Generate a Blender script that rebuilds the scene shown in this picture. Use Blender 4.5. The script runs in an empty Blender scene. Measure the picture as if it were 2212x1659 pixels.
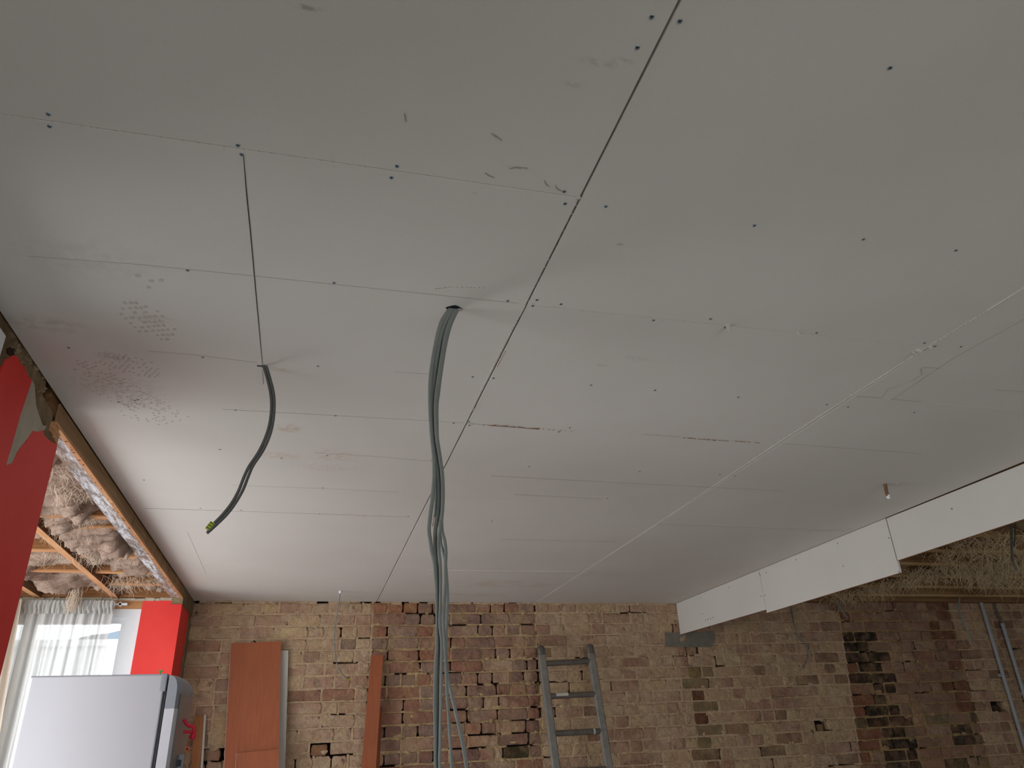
import bpy, bmesh, math, random
from mathutils import Vector, Matrix, noise as mnoise
random.seed(7)
S = bpy.context.scene
COL = S.collection
rnd = random.uniform

# ------------------------------------------------------------------ camera
W, H, F = 2212.0, 1659.0, 1602.56
CAM = Vector((0, 0, 1.5))
pt, rl, yw = math.radians(26.1065), math.radians(-2.4676), math.radians(15.5111)
fwd = Vector((math.sin(yw)*math.cos(pt), math.cos(yw)*math.cos(pt), math.sin(pt)))
rt0 = Vector((math.cos(yw), -math.sin(yw), 0)); up0 = rt0.cross(fwd)
RT = math.cos(rl)*rt0 + math.sin(rl)*up0
UP = -math.sin(rl)*rt0 + math.cos(rl)*up0
cd = bpy.data.cameras.new('camera'); cam = bpy.data.objects.new('camera', cd); COL.objects.link(cam)
cam.matrix_world = Matrix(((RT.x, UP.x, -fwd.x, CAM.x), (RT.y, UP.y, -fwd.y, CAM.y), (RT.z, UP.z, -fwd.z, CAM.z), (0, 0, 0, 1)))
cd.sensor_fit = 'HORIZONTAL'; cd.sensor_width = 36; cd.lens = F/W*36; cd.clip_start = 0.02; cd.clip_end = 500
S.camera = cam

# ------------------------------------------------------------------ daylight and exposure
S.view_settings.view_transform = 'Standard'; S.view_settings.look = 'None'
S.view_settings.gamma = 1; S.view_settings.use_curve_mapping = False
S.view_settings.exposure = 0.56
S.cycles.use_denoising = True
S.cycles.max_bounces = 14; S.cycles.diffuse_bounces = 9; S.cycles.transparent_max_bounces = 16
wd = bpy.data.worlds.new('overcast_sky'); S.world = wd; wd.use_nodes = True
wn = wd.node_tree; wn.nodes.clear()
w_out = wn.nodes.new('ShaderNodeOutputWorld'); w_bg = wn.nodes.new('ShaderNodeBackground')
w_tc = wn.nodes.new('ShaderNodeTexCoord'); w_sx = wn.nodes.new('ShaderNodeSeparateXYZ'); w_rp = wn.nodes.new('ShaderNodeValToRGB')
w_mr = wn.nodes.new('ShaderNodeMapRange'); w_mr.inputs[1].default_value = -0.25; w_mr.inputs[2].default_value = 0.2
w_rp.color_ramp.elements[0].color = (0.66, 0.67, 0.68, 1); w_rp.color_ramp.elements[1].color = (0.93, 0.97, 1.0, 1)
wn.links.new(w_tc.outputs['Generated'], w_sx.inputs[0]); wn.links.new(w_sx.outputs[2], w_mr.inputs[0])
wn.links.new(w_mr.outputs[0], w_rp.inputs[0]); wn.links.new(w_rp.outputs[0], w_bg.inputs[0]); wn.links.new(w_bg.outputs[0], w_out.inputs[0])
w_bg.inputs[1].default_value = 4.2

def portal(loc, normal, sx, sy):
    ld = bpy.data.lights.new('daylight_portal', 'AREA'); ld.shape = 'RECTANGLE'; ld.size = sx; ld.size_y = sy
    ld.cycles.is_portal = True
    o = bpy.data.objects.new('daylight_portal', ld); COL.objects.link(o); o.location = loc
    o.rotation_euler = Vector(normal).to_track_quat('-Z', 'Z').to_euler()
# windows of the room: bay end, bay front, bay near side, front wall beside the camera
BX0, BX1, BY0, BY1 = -2.25, -0.79, 2.28, 5.20          # the square bay
portal((-1.55, 5.27, 1.55), (0, -1, 0), 1.1, 1.65)
portal((-2.36, 3.75, 1.28), (1, 0, 0), 2.5, 2.25)
portal((-1.62, 2.16, 1.28), (0, 1, 0), 1.2, 2.25)
portal((-0.93, 1.48, 1.6), (1, 0, 0), .5, 1.5)
portal((1.9, -4.74, 1.2), (0, 1, 0), 3.6, 2.2)  # unseen rear opening, added and sized to fill the far wall with daylight

# ------------------------------------------------------------------ helpers
def lin(r, g, b):
    f = lambda c: c/12.92 if c <= .04045 else ((c+.055)/1.055)**2.4
    return (f(r/255), f(g/255), f(b/255))
def on(px, py, axis, val):
    """Point where the sight line through a pixel meets the plane axis=val (x, y or z)."""
    d = RT*(px-W/2) + UP*(H/2-py) + fwd*F
    i = 'xyz'.index(axis)
    return CAM + d*((val-CAM[i])/d[i])
WLOC = {}
def link(o, parent=None, loc=(0, 0, 0)):
    COL.objects.link(o)
    if parent is not None:
        o.parent = parent; WLOC[o.name] = WLOC[parent.name]
    else:
        o.location = loc; WLOC[o.name] = Vector(loc)
    return o
def tag(o, label=None, cat=None, group=None, kind=None):
    if label: o['label'] = label
    if cat: o['category'] = cat
    if group: o['group'] = group
    if kind: o['kind'] = kind
    return o
def thing(name, label, cat, loc, group=None):
    o = bpy.data.objects.new(name, None); o.empty_display_size = .05
    link(o, None, loc); return tag(o, label, cat, group)
def struct_root(name):
    o = bpy.data.objects.new(name, None); link(o); o['kind'] = 'structure'; return o

class MB:
    def __init__(s): s.v = []; s.f = []; s.smooth = []
    def add(s, vs, fs, sm=False):
        n = len(s.v); s.v += [tuple(p) for p in vs]
        s.f += [tuple(i+n for i in f) for f in fs]; s.smooth += [sm]*len(fs); return s
    def box(s, a, b, jit=0):
        x0, y0, z0 = a; x1, y1, z1 = b
        vs = [(x, y, z) for z in (z0, z1) for y in (y0, y1) for x in (x0, x1)]
        if jit: vs = [(x+rnd(-jit, jit), y+rnd(-jit, jit), z+rnd(-jit, jit)) for x, y, z in vs]
        return s.add(vs, [(0, 2, 3, 1), (4, 5, 7, 6), (0, 1, 5, 4), (2, 6, 7, 3), (0, 4, 6, 2), (1, 3, 7, 5)])
    def bar(s, p, q, w, h, up=(0, 0, 1), c=0.0):
        """Bar from p to q of section w x h, edges chamfered by c."""
        p, q = Vector(p), Vector(q); d = (q-p).normalized(); u = Vector(up); a = d.cross(u).normalized(); u = a.cross(d)
        if c: sec = [(w/2, h/2-c), (w/2-c, h/2), (-w/2+c, h/2), (-w/2, h/2-c), (-w/2, -h/2+c), (-w/2+c, -h/2), (w/2-c, -h/2), (w/2, -h/2+c)]
        else: sec = [(w/2, h/2), (-w/2, h/2), (-w/2, -h/2), (w/2, -h/2)]
        n = len(sec)
        vs = [p+a*x+u*y for x, y in sec] + [q+a*x+u*y for x, y in sec]
        return s.add(vs, [(i, (i+1) % n, n+(i+1) % n, n+i) for i in range(n)] + [tuple(range(n))[::-1], tuple(range(n, 2*n))])
    def prism(s, pts, axis, a, b):
        """Outline pts (two coords) extruded along axis from a to b."""
        def mk(p, t): return (t, p[0], p[1]) if axis == 'x' else (p[0], t, p[1]) if axis == 'y' else (p[0], p[1], t)
        n = len(pts)
        return s.add([mk(p, a) for p in pts]+[mk(p, b) for p in pts],
                     [(i, (i+1) % n, n+(i+1) % n, n+i) for i in range(n)] + [tuple(range(n))[::-1], tuple(range(n, 2*n))])
    def tube(s, pts, ra, rb=None, n=10, twist=0.0, taper=None, ref=(0.3, -1, 0.1)):
        rb = rb or ra; P = [Vector(p) for p in pts]; vs = []; up = Vector(ref)
        for i, p in enumerate(P):
            t = (P[min(i+1, len(P)-1)]-P[max(i-1, 0)]).normalized()
            up = (up-t*up.dot(t)).normalized(); sd = t.cross(up)
            k = taper(i/(len(P)-1)) if taper else 1
            for j in range(n):
                a = 2*math.pi*j/n; tw = twist*i/len(P)
                x, y = ra*k*math.cos(a), rb*k*math.sin(a)
                x, y = x*math.cos(tw)-y*math.sin(tw), x*math.sin(tw)+y*math.cos(tw)
                vs.append(p+sd*x+up*y)
        m = len(P)
        fs = [(i*n+j, i*n+(j+1) % n, (i+1)*n+(j+1) % n, (i+1)*n+j) for i in range(m-1) for j in range(n)]
        return s.add(vs, fs, True).add([vs[j] for j in range(n)], [tuple(range(n))[::-1]]).add(vs[-n:], [tuple(range(n))])
    def grid(s, fn, nu, nv, sm=True):
        vs = [fn(i/nu, j/nv) for j in range(nv+1) for i in range(nu+1)]; w = nu+1
        return s.add(vs, [(j*w+i, j*w+i+1, (j+1)*w+i+1, (j+1)*w+i) for j in range(nv) for i in range(nu)], sm)
    def build(s, name, mat, parent=None, loc=(0, 0, 0), kind=None, label=None):
        me = bpy.data.meshes.new(name)
        off = WLOC[parent.name] if parent is not None else Vector(loc)
        me.from_pydata([(x-off.x, y-off.y, z-off.z) for x, y, z in s.v], [], s.f)
        me.polygons.foreach_set('use_smooth', s.smooth); me.update()
        bm = bmesh.new(); bm.from_mesh(me); bmesh.ops.recalc_face_normals(bm, faces=bm.faces); bm.to_mesh(me); bm.free()
        me.materials.append(mat)
        o = bpy.data.objects.new(name, me); link(o, parent, loc)
        if kind: o['kind'] = kind
        if label: o['label'] = label
        return o
def spline(pts, k=8):
    P = [Vector(p) for p in pts]; P = [P[0]*2-P[1]]+P+[P[-1]*2-P[-2]]; out = []
    for i in range(1, len(P)-2):
        a, b, c, d = P[i-1:i+3]
        for j in range(k):
            t = j/k
            out.append(.5*((2*b)+(c-a)*t+(2*a-5*b+4*c-d)*t*t+(3*b-a-3*c+d)*t**3))
    return out+[P[-2]]

# ------------------------------------------------------------------ materials
class Mat:
    def __init__(s, name, rough=.8, metal=0.0, spec=.3):
        s.m = bpy.data.materials.new(name); s.m.use_nodes = True; s.t = s.m.node_tree; s.b = s.t.nodes['Principled BSDF']
        s.b.inputs['Roughness'].default_value = rough; s.b.inputs['Metallic'].default_value = metal
        s.b.inputs['Specular IOR Level'].default_value = spec
    def n(s, k, **kw):
        nd = s.t.nodes.new('ShaderNode'+k)
        for a, v in kw.items(): setattr(nd, a, v)
        return nd
    def l(s, a, b): s.t.links.new(a, b)
    def pos(s, scale=(1, 1, 1), rot=0, loc=(0, 0, 0), obj=False):
        g = s.n('TexCoord').outputs['Object'] if obj else s.n('NewGeometry').outputs['Position']
        mp = s.n('Mapping'); s.l(g, mp.inputs['Vector']); mp.inputs['Scale'].default_value = scale
        mp.inputs['Rotation'].default_value = (0, 0, rot); mp.inputs['Location'].default_value = loc
        return mp.outputs[0]
    def noise(s, scale, detail=4, rough=.55, vec=None, lo=.3, hi=.7, dist=0.0):
        nz = s.n('TexNoise'); nz.inputs['Scale'].default_value = scale; nz.inputs['Detail'].default_value = detail
        nz.inputs['Roughness'].default_value = rough; nz.inputs['Distortion'].default_value = dist
        s.l(vec if vec is not None else s.pos(), nz.inputs['Vector'])
        mr = s.n('MapRange'); mr.inputs[1].default_value = lo; mr.inputs[2].default_value = hi
        s.l(nz.outputs['Fac'], mr.inputs[0]); return mr.outputs[0]
    def mix(s, a, b, fac, mode='MIX'):
        m = s.n('MixRGB', blend_type=mode)
        for i, v in ((1, a), (2, b)):
            if hasattr(v, 'links'): s.l(v, m.inputs[i])
            else: m.inputs[i].default_value = (*v[:3], 1)
        if hasattr(fac, 'links'): s.l(fac, m.inputs[0])
        else: m.inputs[0].default_value = fac
        return m.outputs[0]
    def math(s, op, a, b=0.0, clamp=False):
        m = s.n('Math', operation=op, use_clamp=clamp)
        for i, v in ((0, a), (1, b)):
            if hasattr(v, 'links'): s.l(v, m.inputs[i])
            else: m.inputs[i].default_value = v
        return m.outputs[0]
    def col(s, c):
        if hasattr(c, 'links'): s.l(c, s.b.inputs['Base Color'])
        else: s.b.inputs['Base Color'].default_value = (*c, 1)
        return s
    def bump(s, h, strength=.3, dist=.01):
        b = s.n('Bump'); b.inputs['Strength'].default_value = strength; b.inputs['Distance'].default_value = dist
        s.l(h, b.inputs['Height']); s.l(b.outputs[0], s.b.inputs['Normal']); return s

def plain(name, rgb, rough=.6, metal=0, var=.12, scale=30, bump=0.0):
    m = Mat(name, rough, metal); c = lin(*rgb)
    d = tuple(x*(1-var*2) for x in c)
    nz = m.noise(scale, 5); m.col(m.mix(d, c, nz))
    if bump: m.bump(nz, bump, .004)
    return m.m
def wood(name, rgb1, rgb2, axis='x', rough=.75, fine=70, var=1.0):
    m = Mat(name, rough); sc = {'x': (3, fine, fine), 'y': (fine, 3, fine), 'z': (fine, fine, 3)}[axis]
    g = m.noise(1.0, 6, .6, m.pos(sc)); b = m.noise(2.5, 4)
    c = m.mix(lin(*rgb1), lin(*rgb2), g); c = m.mix(c, tuple(x*.55 for x in lin(*rgb1)), m.math('MULTIPLY', b, .5*var))
    m.col(c).bump(g, .25, .003); return m.m

# plasterboard: ivory face paper, soft mottling, handling stains with a place of their own
def plasterboard_mat():
    m = Mat('plasterboard_paper', .85, spec=.15)
    c = m.mix(lin(206, 204, 198), lin(214, 212, 207), m.noise(1.3, 3))
    fib = m.noise(260, 2, .5, m.pos((1, .35, 1)))
    c = m.mix(c, lin(196, 190, 178), m.math('MULTIPLY', fib, .10))
    # (pixel centre, half sizes in metres, angle, colour, strength, noise scale)
    st = [((625, 925), .055, .045, 25, (178, 146, 104), .8, 55), ((600, 985), .12, .05, -10, (186, 160, 122), .55, 45), ((725, 985), .10, .09, 20, (186, 160, 122), .55, 40),
          ((700, 1010), .16, .05, -5, (180, 152, 114), .45, 60), ((610, 800), .05, .02, 0, (180, 166, 120), .5, 60),
          ((240, 830), .16, .10, 30, (150, 130, 116), .42, 50), ((330, 690), .06, .03, 0, (150, 126, 92), .6, 80), ((240, 770), .05, .03, 10, (146, 122, 108), .6, 60),
          ((300, 860), .13, .12, 10, (160, 148, 136), .40, 70), ((90, 700), .12, .05, 20, (120, 100, 78), .5, 30), ((190, 560), .2, .09, 30, (150, 140, 128), .25, 30),
          ((665, 17), .032, .006, -14, (120, 112, 92), .85, 60), ((1290, 135), .05, .010, 0, (150, 132, 118), .5, 60), ((1345, 132), .022, .009, -20, (140, 122, 108), .6, 60),
          ((1240, 183), .024, .009, 20, (150, 132, 118), .45, 60), ((1120, 363), .03, .005, 5, (120, 104, 94), .6, 80), ((1340, 529), .012, .007, 0, (130, 120, 90), .8, 60),
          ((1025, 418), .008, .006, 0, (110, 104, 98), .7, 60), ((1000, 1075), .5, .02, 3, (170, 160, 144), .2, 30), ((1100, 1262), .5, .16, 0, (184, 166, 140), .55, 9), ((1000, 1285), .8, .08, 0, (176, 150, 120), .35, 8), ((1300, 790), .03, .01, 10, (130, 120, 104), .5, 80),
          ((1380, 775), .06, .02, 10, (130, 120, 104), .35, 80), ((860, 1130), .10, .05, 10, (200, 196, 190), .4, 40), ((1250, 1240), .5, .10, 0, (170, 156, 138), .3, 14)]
    gp = m.n('NewGeometry').outputs['Position']
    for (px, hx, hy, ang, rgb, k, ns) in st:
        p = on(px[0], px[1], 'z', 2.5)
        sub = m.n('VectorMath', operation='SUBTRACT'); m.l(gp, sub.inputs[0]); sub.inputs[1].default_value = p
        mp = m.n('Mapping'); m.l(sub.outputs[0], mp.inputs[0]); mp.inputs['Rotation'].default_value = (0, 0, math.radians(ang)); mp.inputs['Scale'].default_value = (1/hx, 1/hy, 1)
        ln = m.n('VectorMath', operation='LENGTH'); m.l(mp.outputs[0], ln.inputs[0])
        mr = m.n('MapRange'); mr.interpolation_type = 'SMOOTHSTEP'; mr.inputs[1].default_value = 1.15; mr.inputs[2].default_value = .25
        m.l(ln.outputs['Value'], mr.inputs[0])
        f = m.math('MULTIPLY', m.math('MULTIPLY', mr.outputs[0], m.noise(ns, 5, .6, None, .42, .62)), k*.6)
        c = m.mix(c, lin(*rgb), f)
    m.col(c).bump(fib, .04, .001); return m.m
BOARD = plasterboard_mat()
BOARD_CLEAN = plain('plasterboard_clean', (210, 206, 200), .85, var=.02, scale=3)
VOID = plain('dark_cavity', (30, 24, 20), .95)  # near-black, puts the shade of open joints and holes into the colour
PAPER = plain('torn_brown_paper', (150, 104, 70), .9, scale=60)
PENCIL = plain('pencil_graphite', (164, 158, 151), .9, scale=90)
PENCIL_DARK = plain('chalk_line_dark', (70, 66, 64), .9, scale=90)
PRINT = plain('boot_print_dust', (196, 191, 183), .95, scale=90)
GYPS_EDGE = plain('exposed_gypsum_edge', (234, 230, 224), .9)
CRUMB = plain('plaster_crumb', (196, 190, 180), .95, scale=90, bump=.4)
SCREW = plain('zinc_screw', (128, 146, 158), .4, .7, scale=50)
SCREW_DARK = plain('screw_recess', (26, 32, 38), .6)
OLDWOOD = wood('old_brown_timber', (92, 64, 38), (142, 104, 66), 'y')
FACING = wood('weathered_facing_timber', (128, 98, 66), (172, 138, 98), 'y')
OLDWOOD_X = wood('old_joist_timber', (120, 78, 44), (176, 124, 76), 'x')
RAWWOOD = wood('sawn_and_lit_orange_timber', (178, 122, 78), (216, 166, 120), 'y')  # raw timber, also the painted lit edges of beam and bay joists
RAWWOOD_X = wood('sawn_and_lit_edge_timber', (170, 116, 72), (212, 160, 110), 'x')  # window head timber, also the painted lit edges of the noggins
DIRTWOOD_X = wood('dusty_joist_timber', (124, 92, 60), (168, 130, 90), 'x')
STRAW_LIT = wood('lit_edge_straw_timber', (176, 146, 100), (212, 182, 134), 'x')  # brighter timber, lit lower edges of the right-hand joists put into colour
GYPSUM = plain('pale_filler_plaster', (184, 176, 158), .9, scale=14, bump=.2)
def rough_plaster():
    m = Mat('rough_lime_plaster', .95); a = m.noise(16, 8, .65); b = m.noise(5, 4)
    c = m.mix(lin(122, 100, 72), lin(168, 148, 116), a); c = m.mix(c, lin(90, 66, 44), m.math('MULTIPLY', b, .6))
    m.col(c).bump(a, .9, .02); return m.m
ROUGH = rough_plaster()
def red_paint():
    m = Mat('red_wall_paint', .62, spec=.35); a = m.noise(3, 4); b = m.noise(120, 3)
    m.col(m.mix(lin(212, 44, 40), lin(222, 58, 50), a)).bump(b, .08, .002); return m.m
RED = red_paint()
def flaky():
    m = Mat('flaking_white_paint', .8); a = m.noise(1, 7, .7, m.pos((46, 9, 40)), .42, .56); b = m.noise(1, 5, .6, m.pos((6, 2, 6)), .45, .7)
    c = m.mix(lin(206, 208, 214), lin(120, 106, 98), a); c = m.mix(c, lin(150, 116, 84), m.math('MULTIPLY', b, .7))
    m.col(c).bump(a, .5, .004); return m.m
FLAKY = flaky()
WHITE_PVC = plain('white_window_plastic', (226, 230, 234), .35, var=.02)
GREY_PVC = plain('grey_conduit_plastic', (150, 152, 156), .5, var=.06)
CABLE = plain('grey_cable_sheath', (122, 126, 122), .75, var=.05)
CABLE_DARK = plain('dark_cable_sheath', (84, 84, 82), .5, var=.05)
COPPER = plain('bare_wire', (176, 150, 120), .4, .6)
LAMINATE = wood('orange_brown_laminate', (142, 76, 44), (154, 86, 52), 'z', .5, 60, .35)
LAM_EDGE = plain('pale_board_edge', (196, 176, 166), .7)
WHITEBOARD = plain('white_faced_board', (178, 172, 164), .7, var=.04, scale=8)
ALU = plain('weathered_ladder_metal', (128, 124, 118), .7, .0, var=.15, scale=20, bump=.1)
RUNG = plain('worn_ladder_rung', (98, 91, 84), .7, .0, var=.2, scale=18, bump=.1)
PAINTSPOT = plain('paint_splash', (190, 188, 176), .8)
FRIDGE = plain('silver_fridge_side', (182, 184, 190), .42, .0, var=.02, scale=4)
FRIDGE_DOOR = plain('light_grey_fridge_door', (186, 188, 194), .4, var=.03, scale=6)
FRIDGE_CAP = plain('mid_grey_fridge_trim', (134, 138, 146), .45, var=.03)
FRIDGE_FRONT = plain('brushed_door_front', (140, 138, 136), .35, .35, var=.06)
GASKET = plain('dark_door_gasket', (56, 60, 64), .6)
MAG_RED = plain('red_magnet_plastic', (200, 30, 62), .4, var=.05)
MAG_GREEN = plain('green_magnet_plastic', (96, 170, 84), .4, var=.05)
MAG_ORANGE = plain('orange_magnet_plastic', (206, 92, 50), .4, var=.05)
CONCRETE = plain('grey_concrete', (118, 114, 104), .95, var=.12, scale=22, bump=.4)
SOOT = plain('soot_black', (22, 20, 18), .95)
FLOOR_M = wood('bare_floor_boards', (186, 184, 180), (204, 202, 198), 'y', .8)
PLASTER_W = plain('old_wall_plaster', (200, 196, 188), .95, scale=4, bump=.1)
HILL = plain('hazy_blue_hill', (96, 106, 116), 1.0)
WALL_WASH = (206, 182, 156)
def brick_mat():
    m = Mat('weathered_brick', .93, spec=.15); oi = m.n('ObjectInfo')
    a = m.noise(34, 7, .65); b = m.noise(7, 6, .62, None, .40, .62); d = m.noise(90, 3)
    c = m.mix(oi.outputs['Color'], (0.02, .015, .01), m.math('MULTIPLY', a, .38))
    w = m.mix(lin(*WALL_WASH), lin(188, 160, 128), m.noise(3.0, 5))
    w = m.mix(w, lin(152, 122, 94), m.math('MULTIPLY', a, .5))
    f = m.math('MULTIPLY', m.math('ADD', m.math('MULTIPLY', b, 1.0), .2), oi.outputs['Alpha'], True)
    c = m.mix(c, w, f)
    pk = m.noise(11, 5, .6, m.pos((1, 1, 1), 0, (3, 7, 1)), .46, .62)
    c = m.mix(c, lin(166, 118, 100), m.math('MULTIPLY', pk, .30))
    yl = m.noise(6, 5, .6, m.pos((1, 1, 1), 0, (13, 2, 5)), .50, .66)
    c = m.mix(c, lin(190, 160, 112), m.math('MULTIPLY', yl, .30))
    gy = m.noise(17, 6, .65, m.pos((1, 1, 1), 0, (23, 4, 9)), .54, .68)
    c = m.mix(c, lin(126, 112, 96), m.math('MULTIPLY', gy, .5))
    spot = m.noise(15, 4, .6, m.pos((1, 1, .7)), .63, .72)
    c = m.mix(c, lin(96, 64, 48), m.math('MULTIPLY', spot, .75))
    hgt = m.math('ADD', a, m.math('MULTIPLY', d, .3))
    m.col(c).bump(hgt, 1.0, .010); return m.m
BRICK = brick_mat()
def mortar_mat(name, c1, c2, dark):
    m = Mat(name, .97, spec=.1); a = m.noise(40, 7, .65); b = m.noise(9, 5)
    c = m.mix(lin(*c1), lin(*c2), a); c = m.mix(c, lin(*dark), m.math('MULTIPLY', m.noise(13, 5, .6, None, .55, .7), .7))
    m.col(c).bump(a, 1.0, .008); return m.m
MORTAR = mortar_mat('washed_lime_mortar', (178, 150, 122), (204, 178, 146), (140, 112, 88))
MORTAR_Y = mortar_mat('yellow_lime_mortar', (164, 136, 102), (200, 174, 132), (90, 70, 54))
MORTAR_D = mortar_mat('sooty_mortar', (140, 114, 82), (182, 154, 112), (64, 52, 38))
def wool_mat(name, c1, c2, dark):
    m = Mat(name, 1.0, spec=.05)
    wv = m.noise(1, 7, .7, m.pos((11, 52, 60), .35), dist=1.6); b = m.noise(9, 6); f = m.noise(1, 4, .7, m.pos((40, 240, 160), .5), dist=2.0)
    c = m.mix(lin(*c1), lin(*c2), wv); c = m.mix(c, lin(*dark), m.math('MULTIPLY', m.noise(6, 6, .65, None, .52, .75), .8))
    c = m.mix(c, lin(*c1), m.math('MULTIPLY', f, .3))
    m.col(c).bump(m.math('ADD', wv, m.math('MULTIPLY', f, .5)), .8, .012); return m.m
WOOL = wool_mat('pink_beige_mineral_wool', (168, 136, 116), (226, 204, 188), (122, 92, 74))
WOOL_D = wool_mat('dusty_mineral_wool', (170, 144, 112), (216, 192, 154), (112, 86, 62))
FIBRE = plain('loose_wool_fibre', (222, 202, 180), 1.0, scale=60)
FIBRE_D = plain('loose_dusty_fibre', (214, 194, 158), 1.0, scale=60)
def sheer():
    m = Mat('sheer_curtain_cloth', .9); t = m.t; out = t.nodes['Material Output']
    b = m.noise(1, 3, .5, m.pos((420, 420, 3))); lw = m.n('LayerWeight'); lw.inputs[0].default_value = .35
    d = m.n('BsdfDiffuse'); d.inputs[0].default_value = (.74, .73, .70, 1)
    tl = m.n('BsdfTranslucent'); tl.inputs[0].default_value = (.36, .355, .345, 1); tp = m.n('BsdfTransparent')
    m1 = m.n('MixShader'); m1.inputs[0].default_value = .45; m.l(d.outputs[0], m1.inputs[1]); m.l(tl.outputs[0], m1.inputs[2])
    m2 = m.n('MixShader')
    op = m.math('ADD', m.math('ADD', m.math('MULTIPLY', lw.outputs['Facing'], .22), m.math('MULTIPLY', b, .05)), .80, True); m.l(op, m2.inputs[0])
    m.l(tp.outputs[0], m2.inputs[1]); m.l(m1.outputs[0], m2.inputs[2]); m.l(m2.outputs[0], out.inputs[0]); t.nodes.remove(m.b); return m.m
SHEER = sheer()
def drape():
    m = Mat('cream_drape_cloth', .9); t = m.t; out = t.nodes['Material Output']
    d = m.n('BsdfDiffuse'); d.inputs[0].default_value = (*lin(218, 206, 192), 1)
    tl = m.n('BsdfTranslucent'); tl.inputs[0].default_value = (*lin(222, 208, 190), 1)
    m1 = m.n('MixShader'); m1.inputs[0].default_value = .35; m.l(d.outputs[0], m1.inputs[1]); m.l(tl.outputs[0], m1.inputs[2])
    m.l(m1.outputs[0], out.inputs[0]); t.nodes.remove(m.b); return m.m
DRAPE = drape()
def glass():
    m = Mat('window_glass', .02); t = m.t; out = t.nodes['Material Output']
    g = m.n('BsdfGlossy'); g.inputs['Roughness'].default_value = .02; tp = m.n('BsdfTransparent'); tp.inputs[0].default_value = (.94, .96, .96, 1)
    fr = m.n('Fresnel'); mx = m.n('MixShader'); m.l(fr.outputs[0], mx.inputs[0]); m.l(tp.outputs[0], mx.inputs[1]); m.l(g.outputs[0], mx.inputs[2])
    m.l(mx.outputs[0], out.inputs[0]); t.nodes.remove(m.b); return m.m
GLASS = glass()

# ================================================================== LARGE STRUCTURE
ZC = 2.5; XL = -.79; XB = 2.87; YW = 5.66
MB().box((-2.4, -4.8, -.08), (7.2, 5.9, 0)).build('floor', FLOOR_M, kind='structure')
MB().box((-.95, -4.75, 0), (.1, -4.6, 2.75)).build('wall_near', PLASTER_W, kind='structure')
MB().box((3.7, -4.75, 0), (7.2, -4.6, 2.75)).build('wall_near_pier', PLASTER_W, kind='structure')
MB().box((.1, -4.75, 2.3), (3.7, -4.6, 2.75)).build('wall_near_head', PLASTER_W, kind='structure')  # head over the added rear opening
MB().box((.1, -4.75, 0), (3.7, -4.6, .1)).build('wall_near_sill', PLASTER_W, kind='structure')
MB().box((7.05, -4.6, 0), (7.2, 5.9, 2.75)).build('wall_right', PLASTER_W, kind='structure')
# closing deck over everything (boards of the floor above)
MB().box((-2.5, -4.8, 2.72), (7.2, 6.0, 2.78)).build('ceiling_deck', OLDWOOD, kind='structure')

# ---- main ceiling: boards screwed under joists that run across the room
ceil = struct_root('ceiling')
JY = [-4.4, -4.0, -3.6, -3.2, -2.75, -2.3, -1.9, -1.5, -1.1, -.7, -.3, .1, .7, 1.11, 1.52, 1.94, 2.29, 2.65, 3.03, 3.43, 3.82, 4.2, 4.56, 4.95, 5.35]
for y in JY:
    MB().box((-.74, y-.024, 2.5135), (2.86, y+.024, 2.66)).build('joist', DIRTWOOD_X, ceil)
def board(x0, x1, y0, y1, mat=BOARD, dz=0.0, parent=ceil, ch=.0010):
    z = ZC+dz; t = .0125
    b = MB()
    o = [(x0, y0), (x1, y0), (x1, y1), (x0, y1)]; i = [(x0+ch, y0+ch), (x1-ch, y0+ch), (x1-ch, y1-ch), (x0+ch, y1-ch)]
    vs = [(*p, z) for p in i]+[(*p, z+ch) for p in o]+[(*p, z+t) for p in o]
    fs = [(3, 2, 1, 0)]+[(k, (k+1) % 4, 4+(k+1) % 4, 4+k) for k in range(4)]+[(4+k, 4+(k+1) % 4, 8+(k+1) % 4, 8+k) for k in range(4)]+[(8, 9, 10, 11)]
    b.add(vs, fs); return b.build('plasterboard', mat, parent)
cols = [((-.7845, .4670), [-4.6, -3.5, -1.2, 1.108, 3.434, 5.655], .0),
        ((.4718, 1.6884), [-4.6, -3.2, -.86, 1.522, 2.287, 4.556, 5.655], .0004),
        ((1.6898, 2.866), [-4.6, -2.8, -.4, 1.86, 3.39, 5.655], .0002)]
for (x0, x1), ys, dz in cols:
    for a, b in zip(ys, ys[1:]): board(x0, x1, a+.0003, b-.0003, BOARD, dz+rnd(0, .0003))
def strip(pts, w, mat, name, parent=ceil, z=None, kind=None):
    """Thin flat mark that follows pixel points on the ceiling face."""
    P = [on(x, y, 'z', 2.5) for x, y in pts]; b = MB(); vs = []
    for i, p in enumerate(P):
        t = (P[min(i+1, len(P)-1)]-P[max(i-1, 0)]); n = Vector((-t.y, t.x, 0)).normalized()
        ww = w*(1 if 0 < i < len(P)-1 else .5)/2
        for zz, sgn in ((2.5005, 1), (2.5005, -1), (2.4994, -1), (2.4994, 1)): vs.append(p+n*ww*sgn+Vector((0, 0, zz-2.5)))
    m = len(P)
    fs = [(i*4+j, i*4+(j+1) % 4, i*4+4+(j+1) % 4, i*4+4+j) for i in range(m-1) for j in range(4)]+[(0, 1, 2, 3), tuple(range(4*m-4, 4*m))]
    return b.add(vs, fs).build(name, mat, parent, kind=kind)
strip([(526, 336), (533, 420), (541, 500), (549, 590), (558, 690), (567, 788)], .0022, PENCIL_DARK, 'chalk_line')
strip([(567, 800), (569, 830)], .0012, PENCIL_DARK, 'chalk_line')
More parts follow.
